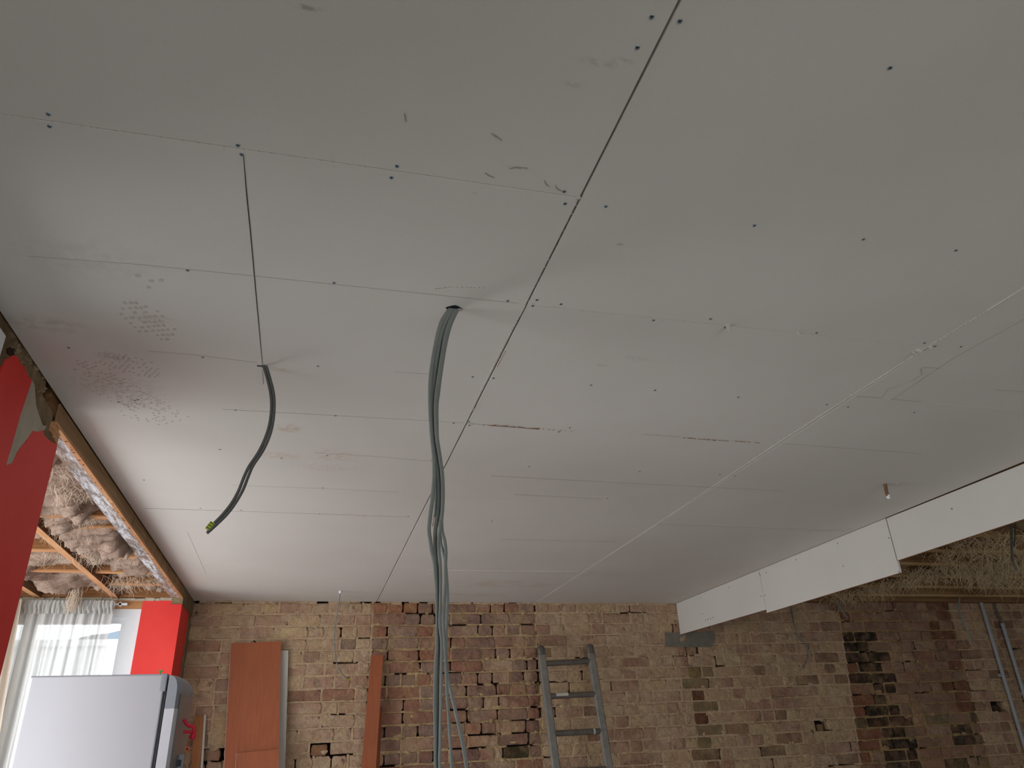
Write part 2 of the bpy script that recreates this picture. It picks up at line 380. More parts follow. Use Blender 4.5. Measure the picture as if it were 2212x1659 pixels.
for q in ([(60, 553), (300, 571), (560, 597), (800, 622), (1120, 655)], [(320, 758), (420, 766), (555, 783)], [(480, 884), (700, 896), (1000, 913)], [(680, 978), (800, 985), (930, 996)], [(500, 1048), (720, 1056), (860, 1063)],
          [(850, 803), (928, 808)], [(1390, 938), (1470, 944)], [(1690, 958), (1990, 980)], [(1925, 864), (2060, 773), (2212, 690)], [(1925, 862), (1990, 868)], [(1850, 856), (1905, 860)],
          [(1905, 858), (1920, 840), (1945, 832), (1975, 820), (1992, 808), (1988, 797), (1995, 793), (2030, 796)], [(1110, 1068), (1300, 1078)], [(1440, 1133), (1640, 1140), (1830, 1147)], [(1740, 1148), (1840, 1142)],
          [(1060, 1028), (1400, 1046)], [(1400, 1046), (1690, 1060)], [(2150, 842), (2212, 846)], [(405, 1150), (445, 1240)], [(740, 1278), (800, 1279)], [(1080, 1165), (1330, 1170)]):
    strip(q, .0008, PENCIL, 'pencil_line')
# short dark scuffs
for q in ([(1062, 288), (1070, 293), (1085, 303)], [(1048, 373), (1056, 379), (1068, 384)], [(1176, 390), (1180, 398), (1186, 403)], [(1200, 400), (1204, 408), (1214, 413)], [(874, 245), (878, 262)], [(1100, 365), (1115, 361), (1140, 363)]):
    strip(q, .0036, plain('scuff_brown', (172, 164, 152), .9, scale=120) if 'SC' not in globals() else SC, 'scuff_mark')
# crumbling joint edges and torn face paper
def flaps(pts, n, size, mat, name, seed):
    r = random.Random(seed); b = MB(); P = [on(x, y, 'z', 2.5) for x, y in pts]
    for k in range(n):
        t = (k+.3+.4*r.random())/n*(len(P)-1); i = min(int(t), len(P)-2); p = P[i].lerp(P[i+1], t-i); d = (P[i+1]-P[i]).normalized(); nn = Vector((d.y, -d.x, 0))
        w = size*r.uniform(.5, 1.2); h = size*r.uniform(.3, 1.0); dz = -r.uniform(.001, .6*h)
        a, c, e = p-d*w, p+d*w*r.uniform(.3, 1), p+nn*h+d*r.uniform(-w, w)+Vector((0, 0, dz-.0005))
        up = Vector((0, 0, .001)); lo = Vector((0, 0, -.0004))
        b.add([a+lo, c+lo, e, a+up, c+up, e+up*.4], [(0, 1, 2), (3, 5, 4), (0, 3, 4, 1), (1, 4, 5, 2), (2, 5, 3, 0)])
    return b.build(name, mat, ceil, kind='stuff')
flaps([(1010, 915), (1060, 919)], 8, .006, CRUMB, 'torn_edge', 1)
flaps([(1060, 920), (1110, 923), (1165, 928)], 5, .021, PAPER, 'torn_paper', 12)
flaps([(1040, 918), (1240, 932)], 16, .005, PAPER, 'torn_paper', 3)
flaps([(1475, 946), (1540, 951), (1645, 957)], 13, .014, PAPER, 'torn_paper', 4)
flaps([(310, 1098), (600, 1107), (890, 1117)], 60, .005, CRUMB, 'joint_crumbs', 5)
flaps([(1250, 430), (1137, 655)], 14, .003, CRUMB, 'joint_crumbs', 15)
flaps([(1137, 655), (1088, 740), (1005, 910)], 26, .004, CRUMB, 'joint_crumbs', 6)
flaps([(1091, 757), (1073, 792)], 9, .004, PAPER, 'torn_paper', 16)
flaps([(2212, 622), (1990, 757), (1670, 960), (1420, 1130), (1160, 1300)], 90, .0042, CRUMB, 'joint_crumbs', 7)
flaps([(1140, 655), (1400, 690), (1580, 703)], 16, .0035, CRUMB, 'joint_crumbs', 8)
flaps([(1690, 715), (1800, 730), (1960, 748)], 12, .004, CRUMB, 'joint_crumbs', 9)
flaps([(925, 1232), (1250, 1234)], 24, .004, CRUMB, 'joint_crumbs', 10)
flaps([(0, 246), (300, 290), (800, 362)], 30, .0022, CRUMB, 'joint_crumbs', 11)
strip([(2212, 622), (1995, 755), (1680, 957), (1420, 1131), (1158, 1301)], .0024, GYPS_EDGE, 'exposed_edge')
strip([(925, 1232), (1250, 1234)], .002, GYPS_EDGE, 'exposed_edge')
strip([(1134, 662), (1088, 744), (1046, 828), (1008, 908)], .0022, GYPS_EDGE, 'exposed_edge')
strip([(315, 1098), (600, 1107), (885, 1117)], .0016, plain('joint_line_paper', (158, 150, 140), .9), 'joint_line')  # darker strip along the board joint
# knocked crater with a chip hanging from it, and chips at a board corner
def chip(px, py, r, seed, drop=.008):
    q = random.Random(seed); c = on(px, py, 'z', 2.5); b = MB(); n = 9
    rim = [c+Vector((math.cos(a)*r*q.uniform(.7, 1.2), math.sin(a)*r*q.uniform(.7, 1.2), 0.001)) for a in [6.283*i/n for i in range(n)]]
    mid = [c+(p-c)*.6+Vector((0, 0, -drop*q.uniform(.4, 1))) for p in rim]
    b.add(rim+mid+[c+Vector((r*.2, 0, -drop*1.2))], [(i, (i+1) % n, n+(i+1) % n, n+i) for i in range(n)]+[(n+i, n+(i+1) % n, 2*n) for i in range(n)])
    b.build('plaster_chip', CRUMB, ceil)
for a in ((1573, 703, .008, 1, .016), (1723, 719, .005, 2), (1985, 757, .012, 3), (1975, 760, .006, 4), (2010, 748, .006, 5), (1249, 427, .006, 6, .004), (1090, 741, .005, 7, .004), (1022, 880, .006, 8)): chip(*a)
flaps([(940, 624), (975, 620), (1050, 622)], 16, .003, PAPER, 'scuffed_paper', 33)
# screws: dished head with a cross recess
b = MB(); n = 10
ring = [(math.cos(6.283*i/n), math.sin(6.283*i/n)) for i in range(n)]
b.add([(x*.0042, y*.0042, .0003) for x, y in ring]+[(x*.0036, y*.0036, -.0008) for x, y in ring]+[(x*.0014, y*.0014, .0002) for x, y in ring],
      [(i, (i+1) % n, n+(i+1) % n, n+i) for i in range(n)]+[(n+i, n+(i+1) % n, 2*n+(i+1) % n, 2*n+i) for i in range(n)]+[tuple(range(2*n, 3*n))])
screw_me = bpy.data.meshes.new('screw'); screw_me.from_pydata(b.v, [], b.f); screw_me.materials.append(SCREW); screw_me.materials.append(SCREW_DARK)
for p in screw_me.polygons: p.material_index = 1 if len(p.vertices) == n else 0
SCREWS = [(1408, 37), (1469, 46), (1377, 103), (104, 247), (107, 273), (514, 314), (522, 334), (858, 359), (846, 384), (1219, 414), (1221, 440), (1309, 446), (1923, 147), (1630, 487), (1865, 517), (2065, 541),
          (405, 584), (722, 611), (1097, 650), (1151, 661), (1212, 657), (1160, 648), (1412, 692), (1535, 689), (1567, 707), (1764, 719), (1997, 741), (2020, 748), (2076, 749), (148, 751), (438, 772), (687, 791), (1021, 814), (1066, 817), (1277, 832),
          (1415, 843), (1595, 858), (1786, 874), (1832, 879), (1975, 891), (298, 864), (509, 886), (725, 898), (980, 914), (1013, 911), (1014, 919), (1231, 924), (1207, 933), (475, 971), (707, 984), (933, 995), (1143, 1008), (1382, 1019), (311, 1037), (697, 1054),
          (433, 1098), (521, 1102), (690, 1110), (786, 1114), (882, 1115), (1062, 1126), (1312, 1077), (1555, 1025), (1587, 1028), (608, 990), (1426, 1132)]
for x, y in SCREWS:
    o = bpy.data.objects.new('screw', screw_me); link(o, ceil); o.location = on(x, y, 'z', 2.4998); o.rotation_euler[2] = rnd(0, 3)
# boot prints left on the board face: small tread blocks pressed flat
def tread(px, py, ang, L, Wd, rows, cols_, name, seed, fill=.8):
    q = random.Random(seed); c = on(px, py, 'z', 2.5); b = MB(); ca, sa = math.cos(ang), math.sin(ang)
    for i in range(rows):
        for j in range(cols_):
            u = (i+.5)/rows*2-1; v = (j+.5)/cols_*2-1
            if u*u+v*v > 1.05 or q.random() > fill: continue
            x, y = u*L/2+q.uniform(-.1, .1)*L/rows, v*Wd/2+.12*L/rows*math.sin(j*1.3)
            w, h = L/rows*q.uniform(.22, .34), Wd/cols_*q.uniform(.28, .44)
            k = [(x-w, y-h*.7), (x-w*.2, y-h), (x+w, y-h*.5), (x+w*.8, y+h), (x-w*.6, y+h*.8)]
            k = [(c.x+a*ca-d*sa, c.y+a*sa+d*ca) for a, d in k]; m = len(k)
            b.add([(*p, 2.4997) for p in k]+[(*p, 2.5003) for p in k], [tuple(range(m))[::-1]]+[(a, (a+1) % m, m+(a+1) % m, m+a) for a in range(m)])
    b.build(name, PRINT, ceil, kind='stuff')
tread(322, 695, 1.25, .20, .105, 9, 7, 'boot_print', 1)
tread(330, 607, 1.25, .07, .06, 3, 3, 'boot_print', 2, .7)
tread(215, 805, .9, .17, .10, 11, 6, 'boot_print', 3, .6)
tread(285, 790, .5, .16, .12, 12, 9, 'boot_print', 4, .55)
tread(275, 855, .9, .20, .16, 16, 12, 'boot_print', 5, .45)
tread(330, 890, .7, .22, .20, 18, 14, 'boot_print', 6, .3)
tread(240, 770, .3, .07, .05, 6, 5, 'boot_print', 7, .6)

# ---- bulkhead: boxed beam on the right, three pieces of plasterboard of unlike depth
bulk = struct_root('bulkhead')
MB().box((2.905, -4.6, 2.36), (3.05, 5.66, 2.70)).build('timber_core', DIRTWOOD_X, bulk)
MB().box((2.886, 3.2, 2.36), (2.905, 5.65, 2.51)).build('packer', DIRTWOOD_X, bulk)
def vboard(y0, y1, zb0, zb1, zt0, zt1, dx=0.0):
    MB().prism([(y0, zb0), (y1, zb1), (y1, zt1), (y0, zt0)], 'x', XB+dx, XB+dx+.0125).build('plasterboard', BOARD, bulk)
    MB().prism([(y0, zb0-.0012), (y1, zb1-.0012), (y1, zb1+.001), (y0, zb0+.001)], 'x', XB+dx+.0008, XB+dx+.0125).build('paper_edge', PAPER, bulk)
vboard(4.403, 5.652, 2.243, 2.259, 2.4995, 2.4995)
vboard(3.170, 4.400, 2.218, 2.222, 2.4995, 2.4995, -.0006)
vboard(-2.6, -.604, 2.281, 2.281, 2.49, 2.478)
vboard(-.6, 3.164, 2.281, 2.279, 2.478, 2.4975, -.0002)
flaps_b = MB()
for (px, py) in ((1525, 1342), (1530, 1340), (1536, 1339), (1541, 1336), (1944, 1238)):
    p = on(px, py, 'x', XB-.001); flaps_b.add([p, p+Vector((0, .006, .003)), p+Vector((-.002, .004, .014)), p+Vector((.003, 0, 0)), p+Vector((.003, .006, .003)), p+Vector((.001, .004, .014))], [(0, 1, 2), (3, 5, 4), (0, 3, 4, 1), (1, 4, 5, 2), (2, 5, 3, 0)])
flaps_b.build('torn_paper', PAPER, bulk, kind='stuff')
for (px, py) in ((1514, 1292), (1574, 1269), (1640, 1239), (1642, 1243), (1644, 1288), (1652, 1286), (1719, 1209), (1809, 1174), (1821, 1223), (1920, 1162), (2056, 1099), (1518, 1326), (1655, 1237)):
    o = bpy.data.objects.new('screw', screw_me); link(o, bulk); o.location = on(px, py, 'x', XB-.0012); o.rotation_euler = (0, math.pi/2, 0)

# ---- far wall in brick: five stretches laid to the same courses
CZ = .0829
def brick_mesh(name, Lx, Hz, seed):
    q = random.Random(seed); D = .09; b = MB(); x, z = Lx/2, Hz/2
    j = lambda k: q.uniform(-k, k)*1.9
    out = [(-x, -z*.5+j(.008)), (-x+q.uniform(.002, .012), -z), (-x*.2, -z+j(.002)), (x-q.uniform(.002, .012), -z), (x, -z*.5+j(.006)), (x, z*.5+j(.006)), (x-q.uniform(.002, .014), z), (x*.2, z+j(.002)), (-x+q.uniform(.002, .012), z), (-x, z*.5)]
    n = len(out); c = .004
    inn = [(a*(1-c*q.uniform(.8, 2.2)/x), e*(1-c*q.uniform(.8, 2)/z)) for a, e in out]
    b.add([(a, D, e) for a, e in out]+[(a, .005, e) for a, e in out]+[(a, j(.0018), e) for a, e in inn]+[(j(.01), j(.003), j(.005))],
          [(i, (i+1) % n, n+(i+1) % n, n+i) for i in range(n)]+[(n+i, n+(i+1) % n, 2*n+(i+1) % n, 2*n+i) for i in range(n)]+[(2*n+i, 2*n+(i+1) % n, 3*n) for i in range(n)])
    me = bpy.data.meshes.new(name); me.from_pydata(b.v, [], b.f)
    bm = bmesh.new(); bm.from_mesh(me); bmesh.ops.recalc_face_normals(bm, faces=bm.faces); bm.to_mesh(me); bm.free()
    me.materials.append(BRICK); return me
STR = [brick_mesh('brick_stretcher', .220, .073, k) for k in range(10)]
HED = [brick_mesh('brick_header', .104, .073, 50+k) for k in range(8)]
CREAM = [(214, 184, 152), (204, 176, 146), (222, 194, 150), (186, 146, 124), (208, 178, 142), (178, 134, 114), (220, 190, 146), (196, 160, 136)]
REDS = [(150, 104, 88), (138, 100, 90), (160, 110, 92), (130, 96, 88), (150, 118, 102), (164, 112, 88), (158, 128, 110), (142, 114, 104)]
def zwall(X): return .0068*X - .004          # courses climb very slightly to the right
WLOOK = {}
def put_brick(root, x0, x1, zc, rgb, wash, dy=0.0, shrink=1.0):
    w = (x1-x0-.008)*shrink; me, base = (random.choice(STR), .220) if w > .15 else (random.choice(HED), .104)
    o = bpy.data.objects.new('brick', me); link(o, root); o.location = (.5*(x0+x1), YW+dy+rnd(-.0045, .0045), zc+rnd(-.0015, .0015))
    o.scale = (w/base, 1, shrink*rnd(.97, 1.03)); o.rotation_euler = (0, rnd(-.014, .014), rnd(-.02, .02))
    o.color = (*lin(*rgb), wash); return o
def brick_wall(name, xa, xb, look, ztop, specials=(), mortar=MORTAR, fill=.93, deep=.002, toothed=0.0, k0=0, smear=60):
    root = struct_root(name); mb = MB(); q = random.Random(name)
    for k in range(k0, 18):
        z1 = 2.5 - CZ*k
        def yoff(x): return 0
        a = xa(z1) + (q.uniform(-toothed, toothed)); e = xb(z1)
        sp = sorted([s for s in specials if z1-CZ <= s[2] < z1], key=lambda s: s[0]); cuts = []; x = a
        hdr = (k % 2 == 0)
        def fillrow(x, e):
            res = []; first = True
            while x < e-.03:
                w = .113 if (hdr if q.random() < .72 else not hdr) else .229
                w *= q.uniform(.94, 1.05)
                if e-(x+w) < .05: w = e-x
                if w > .27: w = w/2
                res.append((x, x+w)); x += w
            return res
        rows = []
        for s in sp:
            rows += [(*r, None) for r in fillrow(x, s[0])]; rows.append((s[0], s[1], s)); x = s[1]
        rows += [(*r, None) for r in fillrow(x, e)]
        for (x0, x1, s) in rows:
            xm = .5*(x0+x1); zc = z1-CZ/2+zwall(xm)
            if zc+.03 > ztop: continue
            if s is None:
                rgb, wash, dy = look(xm, zc, q); put_brick(root, x0, x1, zc, rgb, wash, dy)
                if q.random() < fill: mb.box((x1-.008, YW+deep+q.uniform(0, .004), zc-.042), (x1+.008, YW+.08, zc+.042), .0015)
            elif s[3] == 'gap': put_brick(root, x0+.008, x1-.008, zc-.006, s[4], s[5], .004, .93)
            elif s[3] == 'hole': put_brick(root, x0+.03, x1, zc-.02, s[4], s[5], .03, .7)
            else:
                put_brick(root, x0, x1, zc, s[4], s[5], s[6] if len(s) > 6 else 0)
                mb.box((x1-.008, YW+deep, zc-.042), (x1+.008, YW+.08, zc+.042), .0015)
        # bed joint below this course, in short uneven runs
        x = a-.01
        while x < e:
            w = min(q.uniform(.08, .3), e+.01-x); zb = z1-CZ+zwall(x+w/2)
            gap = any(s[0]-.02 < x+w/2 < s[1]+.02 and s[3] in ('gap', 'hole') for s in sp)
            if q.random() < (.5+fill*.5) and zb < ztop and not gap:
                h = .0065*q.uniform(.8, 1.5); mb.box((x, YW+deep+q.uniform(-.002, .005), zb-h), (x+w+.004, YW+.08, zb+h), .0016)
            x += w
    xlo, xhi = xa(1.8)+.03, min(xb(1.8), 6.6)-.03
    for _ in range(int((xhi-xlo)*smear)):
        cx = q.uniform(xlo, xhi); k = q.randrange(k0, 17); zz = 2.5-CZ*k+zwall(cx)+q.gauss(0, .012)
        if zz > 2.46 or (2.66 < cx < 3.22 and 2.12 < zz < 2.31): continue
        rx, rz = q.uniform(.012, .05), q.uniform(.006, .018); n = 8
        pr = [(cx+rx*math.cos(6.283*i/n)*q.uniform(.6, 1.2), YW+.002, zz+rz*math.sin(6.283*i/n)*q.uniform(.5, 1.3)) for i in range(n)]
        mb.add(pr+[(cx, YW-q.uniform(.002, .007), zz)], [(i, (i+1) % n, n) for i in range(n)])
    mb.build('mortar', mortar, root, kind='stuff')
    b0, b1 = xa(1.2)-.001, xb(1.2)+.001
    MB().box((b0, YW+.075, 0), (b1, YW+.2, 2.72)).build('wall_core', VOID, root)  # dark backing so that unfilled joints read as deep shade
    MB().box((b0, YW+.004, 0), (b1, YW+.075, 2.5-18*CZ)).build('lower_wall', mortar, root)
    return root
def Xw(px, py): return on(px, py, 'y', YW)
def cream(xm, zc, q):
    c = q.choice(CREAM); w = q.uniform(.5, .95)
    if q.random() < .07: c = q.choice(REDS); w = q.uniform(.2, .6)
    return c, w, 0
def cream_mid(xm, zc, q):
    c = q.choice(CREAM); w = q.uniform(.5, .95)
    if 2.92 < xm < 3.12 and zc < 2.1:
        if q.random() < .55: c = q.choice([(140, 124, 92), (132, 100, 76), (146, 130, 98)]); w = .25
    if q.random() < .07: c = (140, 108, 86); w = .4
    c = tuple(x*.94 for x in c)
    return c, w, 0
def infill(xm, zc, q):
    sm = max(0, min(1, (xm-1.05)/.25)) if xm < 1.5 else .25
    c = q.choice(REDS); w = q.uniform(.05, .55)+.6*sm*q.random()
    if zc > 2.38 and xm < .75: c = (168, 108, 78); w = .2
    return c, min(w, .9), q.uniform(-.004, .006)
def chim(xm, zc, q):
    d = xm-(4.55+(2.25-zc)*.14)          # sooty flue line running down the breast
    c = q.choice([(158, 116, 96), (148, 116, 98), (166, 126, 102), (154, 126, 108), (138, 106, 90)]); w = q.uniform(.1, .5)
    if abs(xm-(4.42-.05*(2.3-zc))) < .06 and q.random() < .7: c = (140, 84, 62); w = .1
    if xm > 5.3 and q.random() < .4: c = (124, 80, 58); w = .1
    if abs(d) < .15 and zc < 2.3: c = q.choice([(46, 40, 30), (58, 46, 34), (38, 36, 30)]); w = .04
    elif zc < 1.62 and q.random() < .4: c = q.choice([(86, 74, 54), (112, 104, 76), (52, 46, 38)]); w = .12
    return c, w, q.uniform(-.006, .008)
P1, P2 = Xw(690, 1613), Xw(457, 1630)
brick_wall('wall_far_left', lambda z: -.80, lambda z: .44, cream, 2.515, [(P1.x-.068, P1.x+.068, P1.z, 'gap', (150, 108, 74), .2), (P2.x-.07, P2.x+.07, P2.z, 'gap', (140, 100, 80), .4)])
G = Xw(1117, 1630)
brick_wall('wall_infill', lambda z: .445, lambda z: 1.675, infill, 2.515, [(G.x-.10, G.x+.09, G.z, 'col', (66, 62, 38), .03, -.004)], MORTAR_Y, .58, .006, .004)
sp = []
for (px, py, kd, c, wsh) in ((1495, 1409, 'gap', (150, 116, 84), .6), (1509, 1505, 'col', (96, 60, 38), .05), (1516, 1554, 'col', (100, 62, 38), .05), (1524, 1618, 'col', (110, 104, 70), .2), (1772, 1562, 'hole', (150, 124, 90), .5), (1502, 1457, 'col', (124, 106, 66), .2)):
    p = Xw(px, py); sp.append((p.x-.06, p.x+.06, p.z, kd, c, wsh))
wcen = brick_wall('wall_far_centre', lambda z: 1.680, lambda z: 4.394+(z-2.484)*.098, cream_mid, 2.53, sp)
brick_wall('wall_chimney', lambda z: 4.400+(z-2.484)*.098, lambda z: 5.545+(z-2.484)*.04, chim, 2.545, (), MORTAR_D, .72, .006, .004)
p = Xw(2157, 1535)
brick_wall('wall_far_right', lambda z: 5.552+(z-2.484)*.04, lambda z: 7.05, cream_mid, 2.55, [(p.x-.07, p.x+.07, p.z, 'hole', (40, 36, 26), .05)])
# grey concrete padstone let into the wall under the bulkhead
pts = [(lambda v: (v.x, v.z))(Xw(*q)) for q in ((1436, 1366), (1470, 1368), (1505, 1366), (1541, 1362), (1542, 1385), (1536, 1398), (1480, 1398), (1437, 1397))]
MB().prism(pts, 'y', YW-.006, YW+.06).build('padstone', CONCRETE, wcen)
# ragged plaster crumbs where the ceiling boards meet the brickwork
qq = random.Random(3); mb = MB()
x = -.75
while x < 2.85:
    w = qq.uniform(.02, .09)
    if qq.random() < (.97 if not .45 < x < 1.6 else .6): mb.box((x, YW-.004-qq.uniform(0, .006), 2.5-qq.uniform(.006, .02)), (x+w, YW+.03, 2.4995), .002)
    x += w
mb.build('ceiling_edge_crumbs', MORTAR, ceil, kind='stuff')

# ---- left wall: red pier stub between front window and bay
def pl(px, py, x=XL): v = on(px, py, 'x', x); return (v.y, v.z)
def pc(cx, cy): return pl(cx/4.366, 640+cy/4.366)      # from an enlarged view
pier = struct_root('wall_left')
edgeY = 2.398
MB().box((-1.0, 1.82, 0), (XL-.006, edgeY-.002, 2.40)).build('masonry', ROUGH, pier)
# rough band of plaster between the paint and the ceiling
rough = [pc(*p) for p in ((45, 75), (230, 385), (460, 715), (430, 850), (395, 910), (440, 1000), (495, 1090), (503, 1150), (472, 1222), (540, 1310), (525, 1390), (480, 1376), (415, 1310), (400, 1265), (330, 1180), (250, 900), (40, 700), (-80, 480), (-60, 60))]
MB().prism(rough, 'x', XL-.15, XL-.001).build('plaster_band', ROUGH, pier)
mb = MB(); qq = random.Random(11)
for k in range(46):
    t = qq.random(); u = qq.random()
    cx, cy = 60+t*400+u*-60, 180+t*640+u*150
    y, z = pc(cx, cy); s = qq.uniform(.008, .022)
    mb.add([(XL-.002+qq.uniform(.002, .012), y+qq.uniform(-.3, .3)*s, z+qq.uniform(-.3, .3)*s)]+[(XL-.004, y+s*math.cos(a)*qq.uniform(.6, 1.1), z+s*math.sin(a)*qq.uniform(.6, 1.1)) for a in [6.283*i/6 for i in range(6)]], [(0, 1+i, 1+(i+1) % 6) for i in range(6)])
mb.build('plaster_lumps', ROUGH, pier, kind='stuff')
red = [pc(*p) for p in ((-260, 1500), (-10, 740), (20, 660), (52, 592), (80, 588), (105, 562), (145, 560), (168, 580), (190, 632), (212, 655), (238, 672), (246, 722), (268, 762), (300, 785), (285, 830), (245, 950), (190, 1110), (140, 1290), (95, 1450), (55, 1580), (62, 1597), (80, 1585), (98, 1575), (110, 1578), (125, 1548), (160, 1470), (190, 1425), (216, 1390), (238, 1384), (262, 1340), (290, 1292), (310, 1268), (345, 1281), (402, 1265), (412, 1310), (445, 1345), (480, 1372), (522, 1390))]
red = [(max(y, 1.83), z) for y, z in red]
red += [(edgeY, pc(522, 1390)[1]), (edgeY, 0.0), (1.83, 0.0)]
MB().prism(red, 'x', XL-.006, XL+.0015).build('red_plaster_skin', RED, pier)
MB().box((-1.0, edgeY-.004, 0), (XL-.001, edgeY+.001, 2.39)).build('red_return', RED, pier)
pale = [pc(*p) for p in ((300, 780), (325, 830), (332, 930), (337, 1015), (352, 1075), (388, 1182), (402, 1216), (438, 1224), (420, 1262), (345, 1290), (310, 1278), (290, 1300), (216, 1398), (125, 1556), (110, 1586), (62, 1605), (50, 1580), (95, 1440), (190, 1100), (245, 940))]
MB().prism(pale, 'x', XL-.006, XL+.0004).build('bare_plaster', GYPSUM, pier)
# dark old fixing hole at the top of the red area, and the deep hole beside the beam end
MB().prism([pc(*p) for p in ((62, 495), (90, 482), (130, 490), (140, 525), (120, 552), (85, 556), (62, 535))], 'x', XL-.02, XL+.0022).build('rusty_fixing', plain('rusty_fixing', (52, 28, 20), .9, bump=.5), pier)
MB().box((-1.05, 2.05, 2.36), (-.93, 2.42, 2.70)).build('cavity_back', VOID, pier)  # shade of the hole put into a near-black back
# front window (only the corner of its white frame shows)
win2 = struct_root('window_2')
fr = [pc(*p) for p in ((80, 190), (45, 80), (-20, 40), (-200, 40), (-200, 800), (-60, 700))]
yj = pc(60, 190)[0]
MB().box((-.90, yj-.075, .75), (XL+.012, yj, 2.46)).build('window_frame', WHITE_PVC, win2)
MB().box((-.90, 1.25, 2.37), (XL+.012, yj-.075, 2.46)).build('window_frame', WHITE_PVC, win2)
MB().box((-.90, 1.25, .75), (XL+.012, yj-.075, .82)).build('window_frame', WHITE_PVC, win2)
MB().box((-.90, 1.18, .75), (XL+.012, 1.25, 2.46)).build('window_frame', WHITE_PVC, win2)
MB().box((-.862, 1.25, .82), (-.856, yj-.075, 2.37)).build('pane', GLASS, win2)
MB().box((-1.0, -4.6, 0), (XL-.006, 1.18, 2.72)).build('wall_left_front', PLASTER_W, kind='structure')
MB().box((-1.0, 1.18, 0), (XL-.006, 1.82, .75)).build('wall_left_under_window', PLASTER_W, kind='structure')
MB().box((-1.0, 1.18, 2.47), (XL-.006, 1.9, 2.72)).build('wall_left_head', ROUGH, kind='structure')

# ---- timber beam over the bay opening
beam = struct_root('beam')
y0, y1 = 2.27, 5.18
MB().box((-.86, y0, 2.452), (XL-.004, 5.19, 2.70)).build('beam_core', OLDWOOD, beam)
# face: one long board, then short blocks with open joints
ZB = 2.436
fj = [2.33, 3.52, 3.86, 4.10, 4.32, 4.55, 4.80, 5.02, 5.19]
for a, b_ in zip(fj, fj[1:]):
    MB().box((XL-.004, a+.007, ZB+.004), (XL+rnd(.001, .005), b_-.007, 2.499), .0015).build('facing_block', FACING, beam)
MB().box((-.803, y0+.07, ZB-.004), (XL+.004, 5.19, ZB+.006)).build('lath_edge', RAWWOOD, beam)  # lath strip, its lit orange look put into a brighter timber
MB().box((-.858, y0+.07, ZB), (-.803, 5.19, ZB+.016)).build('painted_soffit', FLAKY, beam)
mb = MB(); qq = random.Random(5)
for k in range(60):
    y = qq.uniform(2.4, 5.15); mb.box((-.801+qq.uniform(0, .006), y, ZB-.0052), (-.798+qq.uniform(0, .008), y+.006, ZB-.0035))
mb.build('nail_marks', OLDWOOD, beam, kind='stuff')
# splintered bearing end on the pier
for k in range(4):
    y = 2.305+.02*k; MB().box((-.80-.02*k, y, 2.40-.004*k), (XL+.003, y+.03, 2.425), .004).build('splinter', RAWWOOD, beam)

# ---- bay: end wall with window, stripped ceiling of joists and wool
MB().box((-1.02, BY1, 0), (XL-.006, 5.36, 2.425)).build('wall_bay_end', RED, kind='structure')
MB().box((XL-.006, BY1-.0, 0), (XL+.001, YW, 2.42)).build('wall_bay_return', RED, kind='structure')
# torn plaster strip down the return next to the brickwork
mb = MB(); qq = random.Random(9); z = 2.47
while z > 1.2:
    h = qq.uniform(.03, .08); mb.box((XL-.002, 5.56-qq.uniform(0, .05)*(1 if z > 2.1 else .3), z-h), (XL+.004+qq.uniform(0, .004), YW+.004, z), .003); z -= h
ret = mb.build('trim_torn_plaster', ROUGH, kind='structure')
MB().box((-.85, 5.17, 2.40), (XL+.004, YW+.1, 2.72), .004).build('wall_bay_corner', ROUGH, kind='structure')
MB().box((-2.40, BY1, 0), (-2.10, 5.36, 2.43)).build('wall_bay_post', RED, kind='structure')
MB().box((-2.10, BY1, 0), (-1.02, 5.36, .72)).build('wall_bay_sill', RED, kind='structure')
MB().box((-2.10, BY1+.0, 2.37), (-1.02, 5.36, 2.425)).build('trim_window_head', RAWWOOD_X, kind='structure')
mb = MB(); qq = random.Random(21); x = -2.1
while x < -.90:
    w = qq.uniform(.02, .08); mb.box((x, BY1-.006-qq.uniform(0, .012), 2.418), (x+w, BY1+.05, 2.428+qq.uniform(0, .012)), .003); x += w
mb.build('trim_plaster_rubble', GYPSUM, kind='structure')
# front and near side of the bay: piers and sills round the openings (out of sight)
for a, b_, nm in (((-2.40, BY0-.14, 0), (-2.25, 2.5, 2.72), 'wall_bay_pier_near'), ((-2.40, 5.0, 0), (-2.25, 5.2, 2.72), 'wall_bay_pier_far'), ((-2.40, 2.5, 0), (-2.25, 5.0, .15), 'wall_bay_front'),
                  ((-2.25, BY0-.14, 0), (-1.0, BY0, .15), 'wall_bay_side'), ((-2.40, BY0-.14, 2.4), (-1.0, BY0, 2.72), 'wall_bay_side_head'), ((-2.40, 2.5, 2.4), (-2.25, 5.0, 2.72), 'wall_bay_front_head'), ((-2.40, 5.21, 2.43), (-.8, 5.36, 2.72), 'wall_bay_end_head')):
    MB().box(a, b_).build(nm, PLASTER_W, kind='structure')
win = struct_root('window_1')
WX0, WX1, WZ0, WZ1 = -2.10, -1.022, .72, 2.37
for a, b_ in (((WX1-.075, 5.215, WZ0), (WX1, 5.29, WZ1)), ((WX0, 5.215, WZ0), (WX0+.075, 5.29, WZ1)), ((WX0+.075, 5.215, WZ1-.05), (WX1-.075, 5.29, WZ1)), ((WX0+.075, 5.215, WZ0), (WX1-.075, 5.29, WZ0+.06))):
    MB().box(a, b_).build('window_frame', WHITE_PVC, win)
for a, b_ in (((WX1-.105, 5.23, WZ0+.06), (WX1-.075, 5.28, WZ1-.05)), ((WX0+.075, 5.23, WZ0+.06), (WX0+.105, 5.28, WZ1-.05)), ((WX0+.105, 5.23, WZ1-.085), (WX1-.105, 5.28, WZ1-.05)), ((WX0+.105, 5.23, WZ0+.06), (WX1-.105, 5.28, WZ0+.09))):
    MB().box(a, b_).build('sash', WHITE_PVC, win)
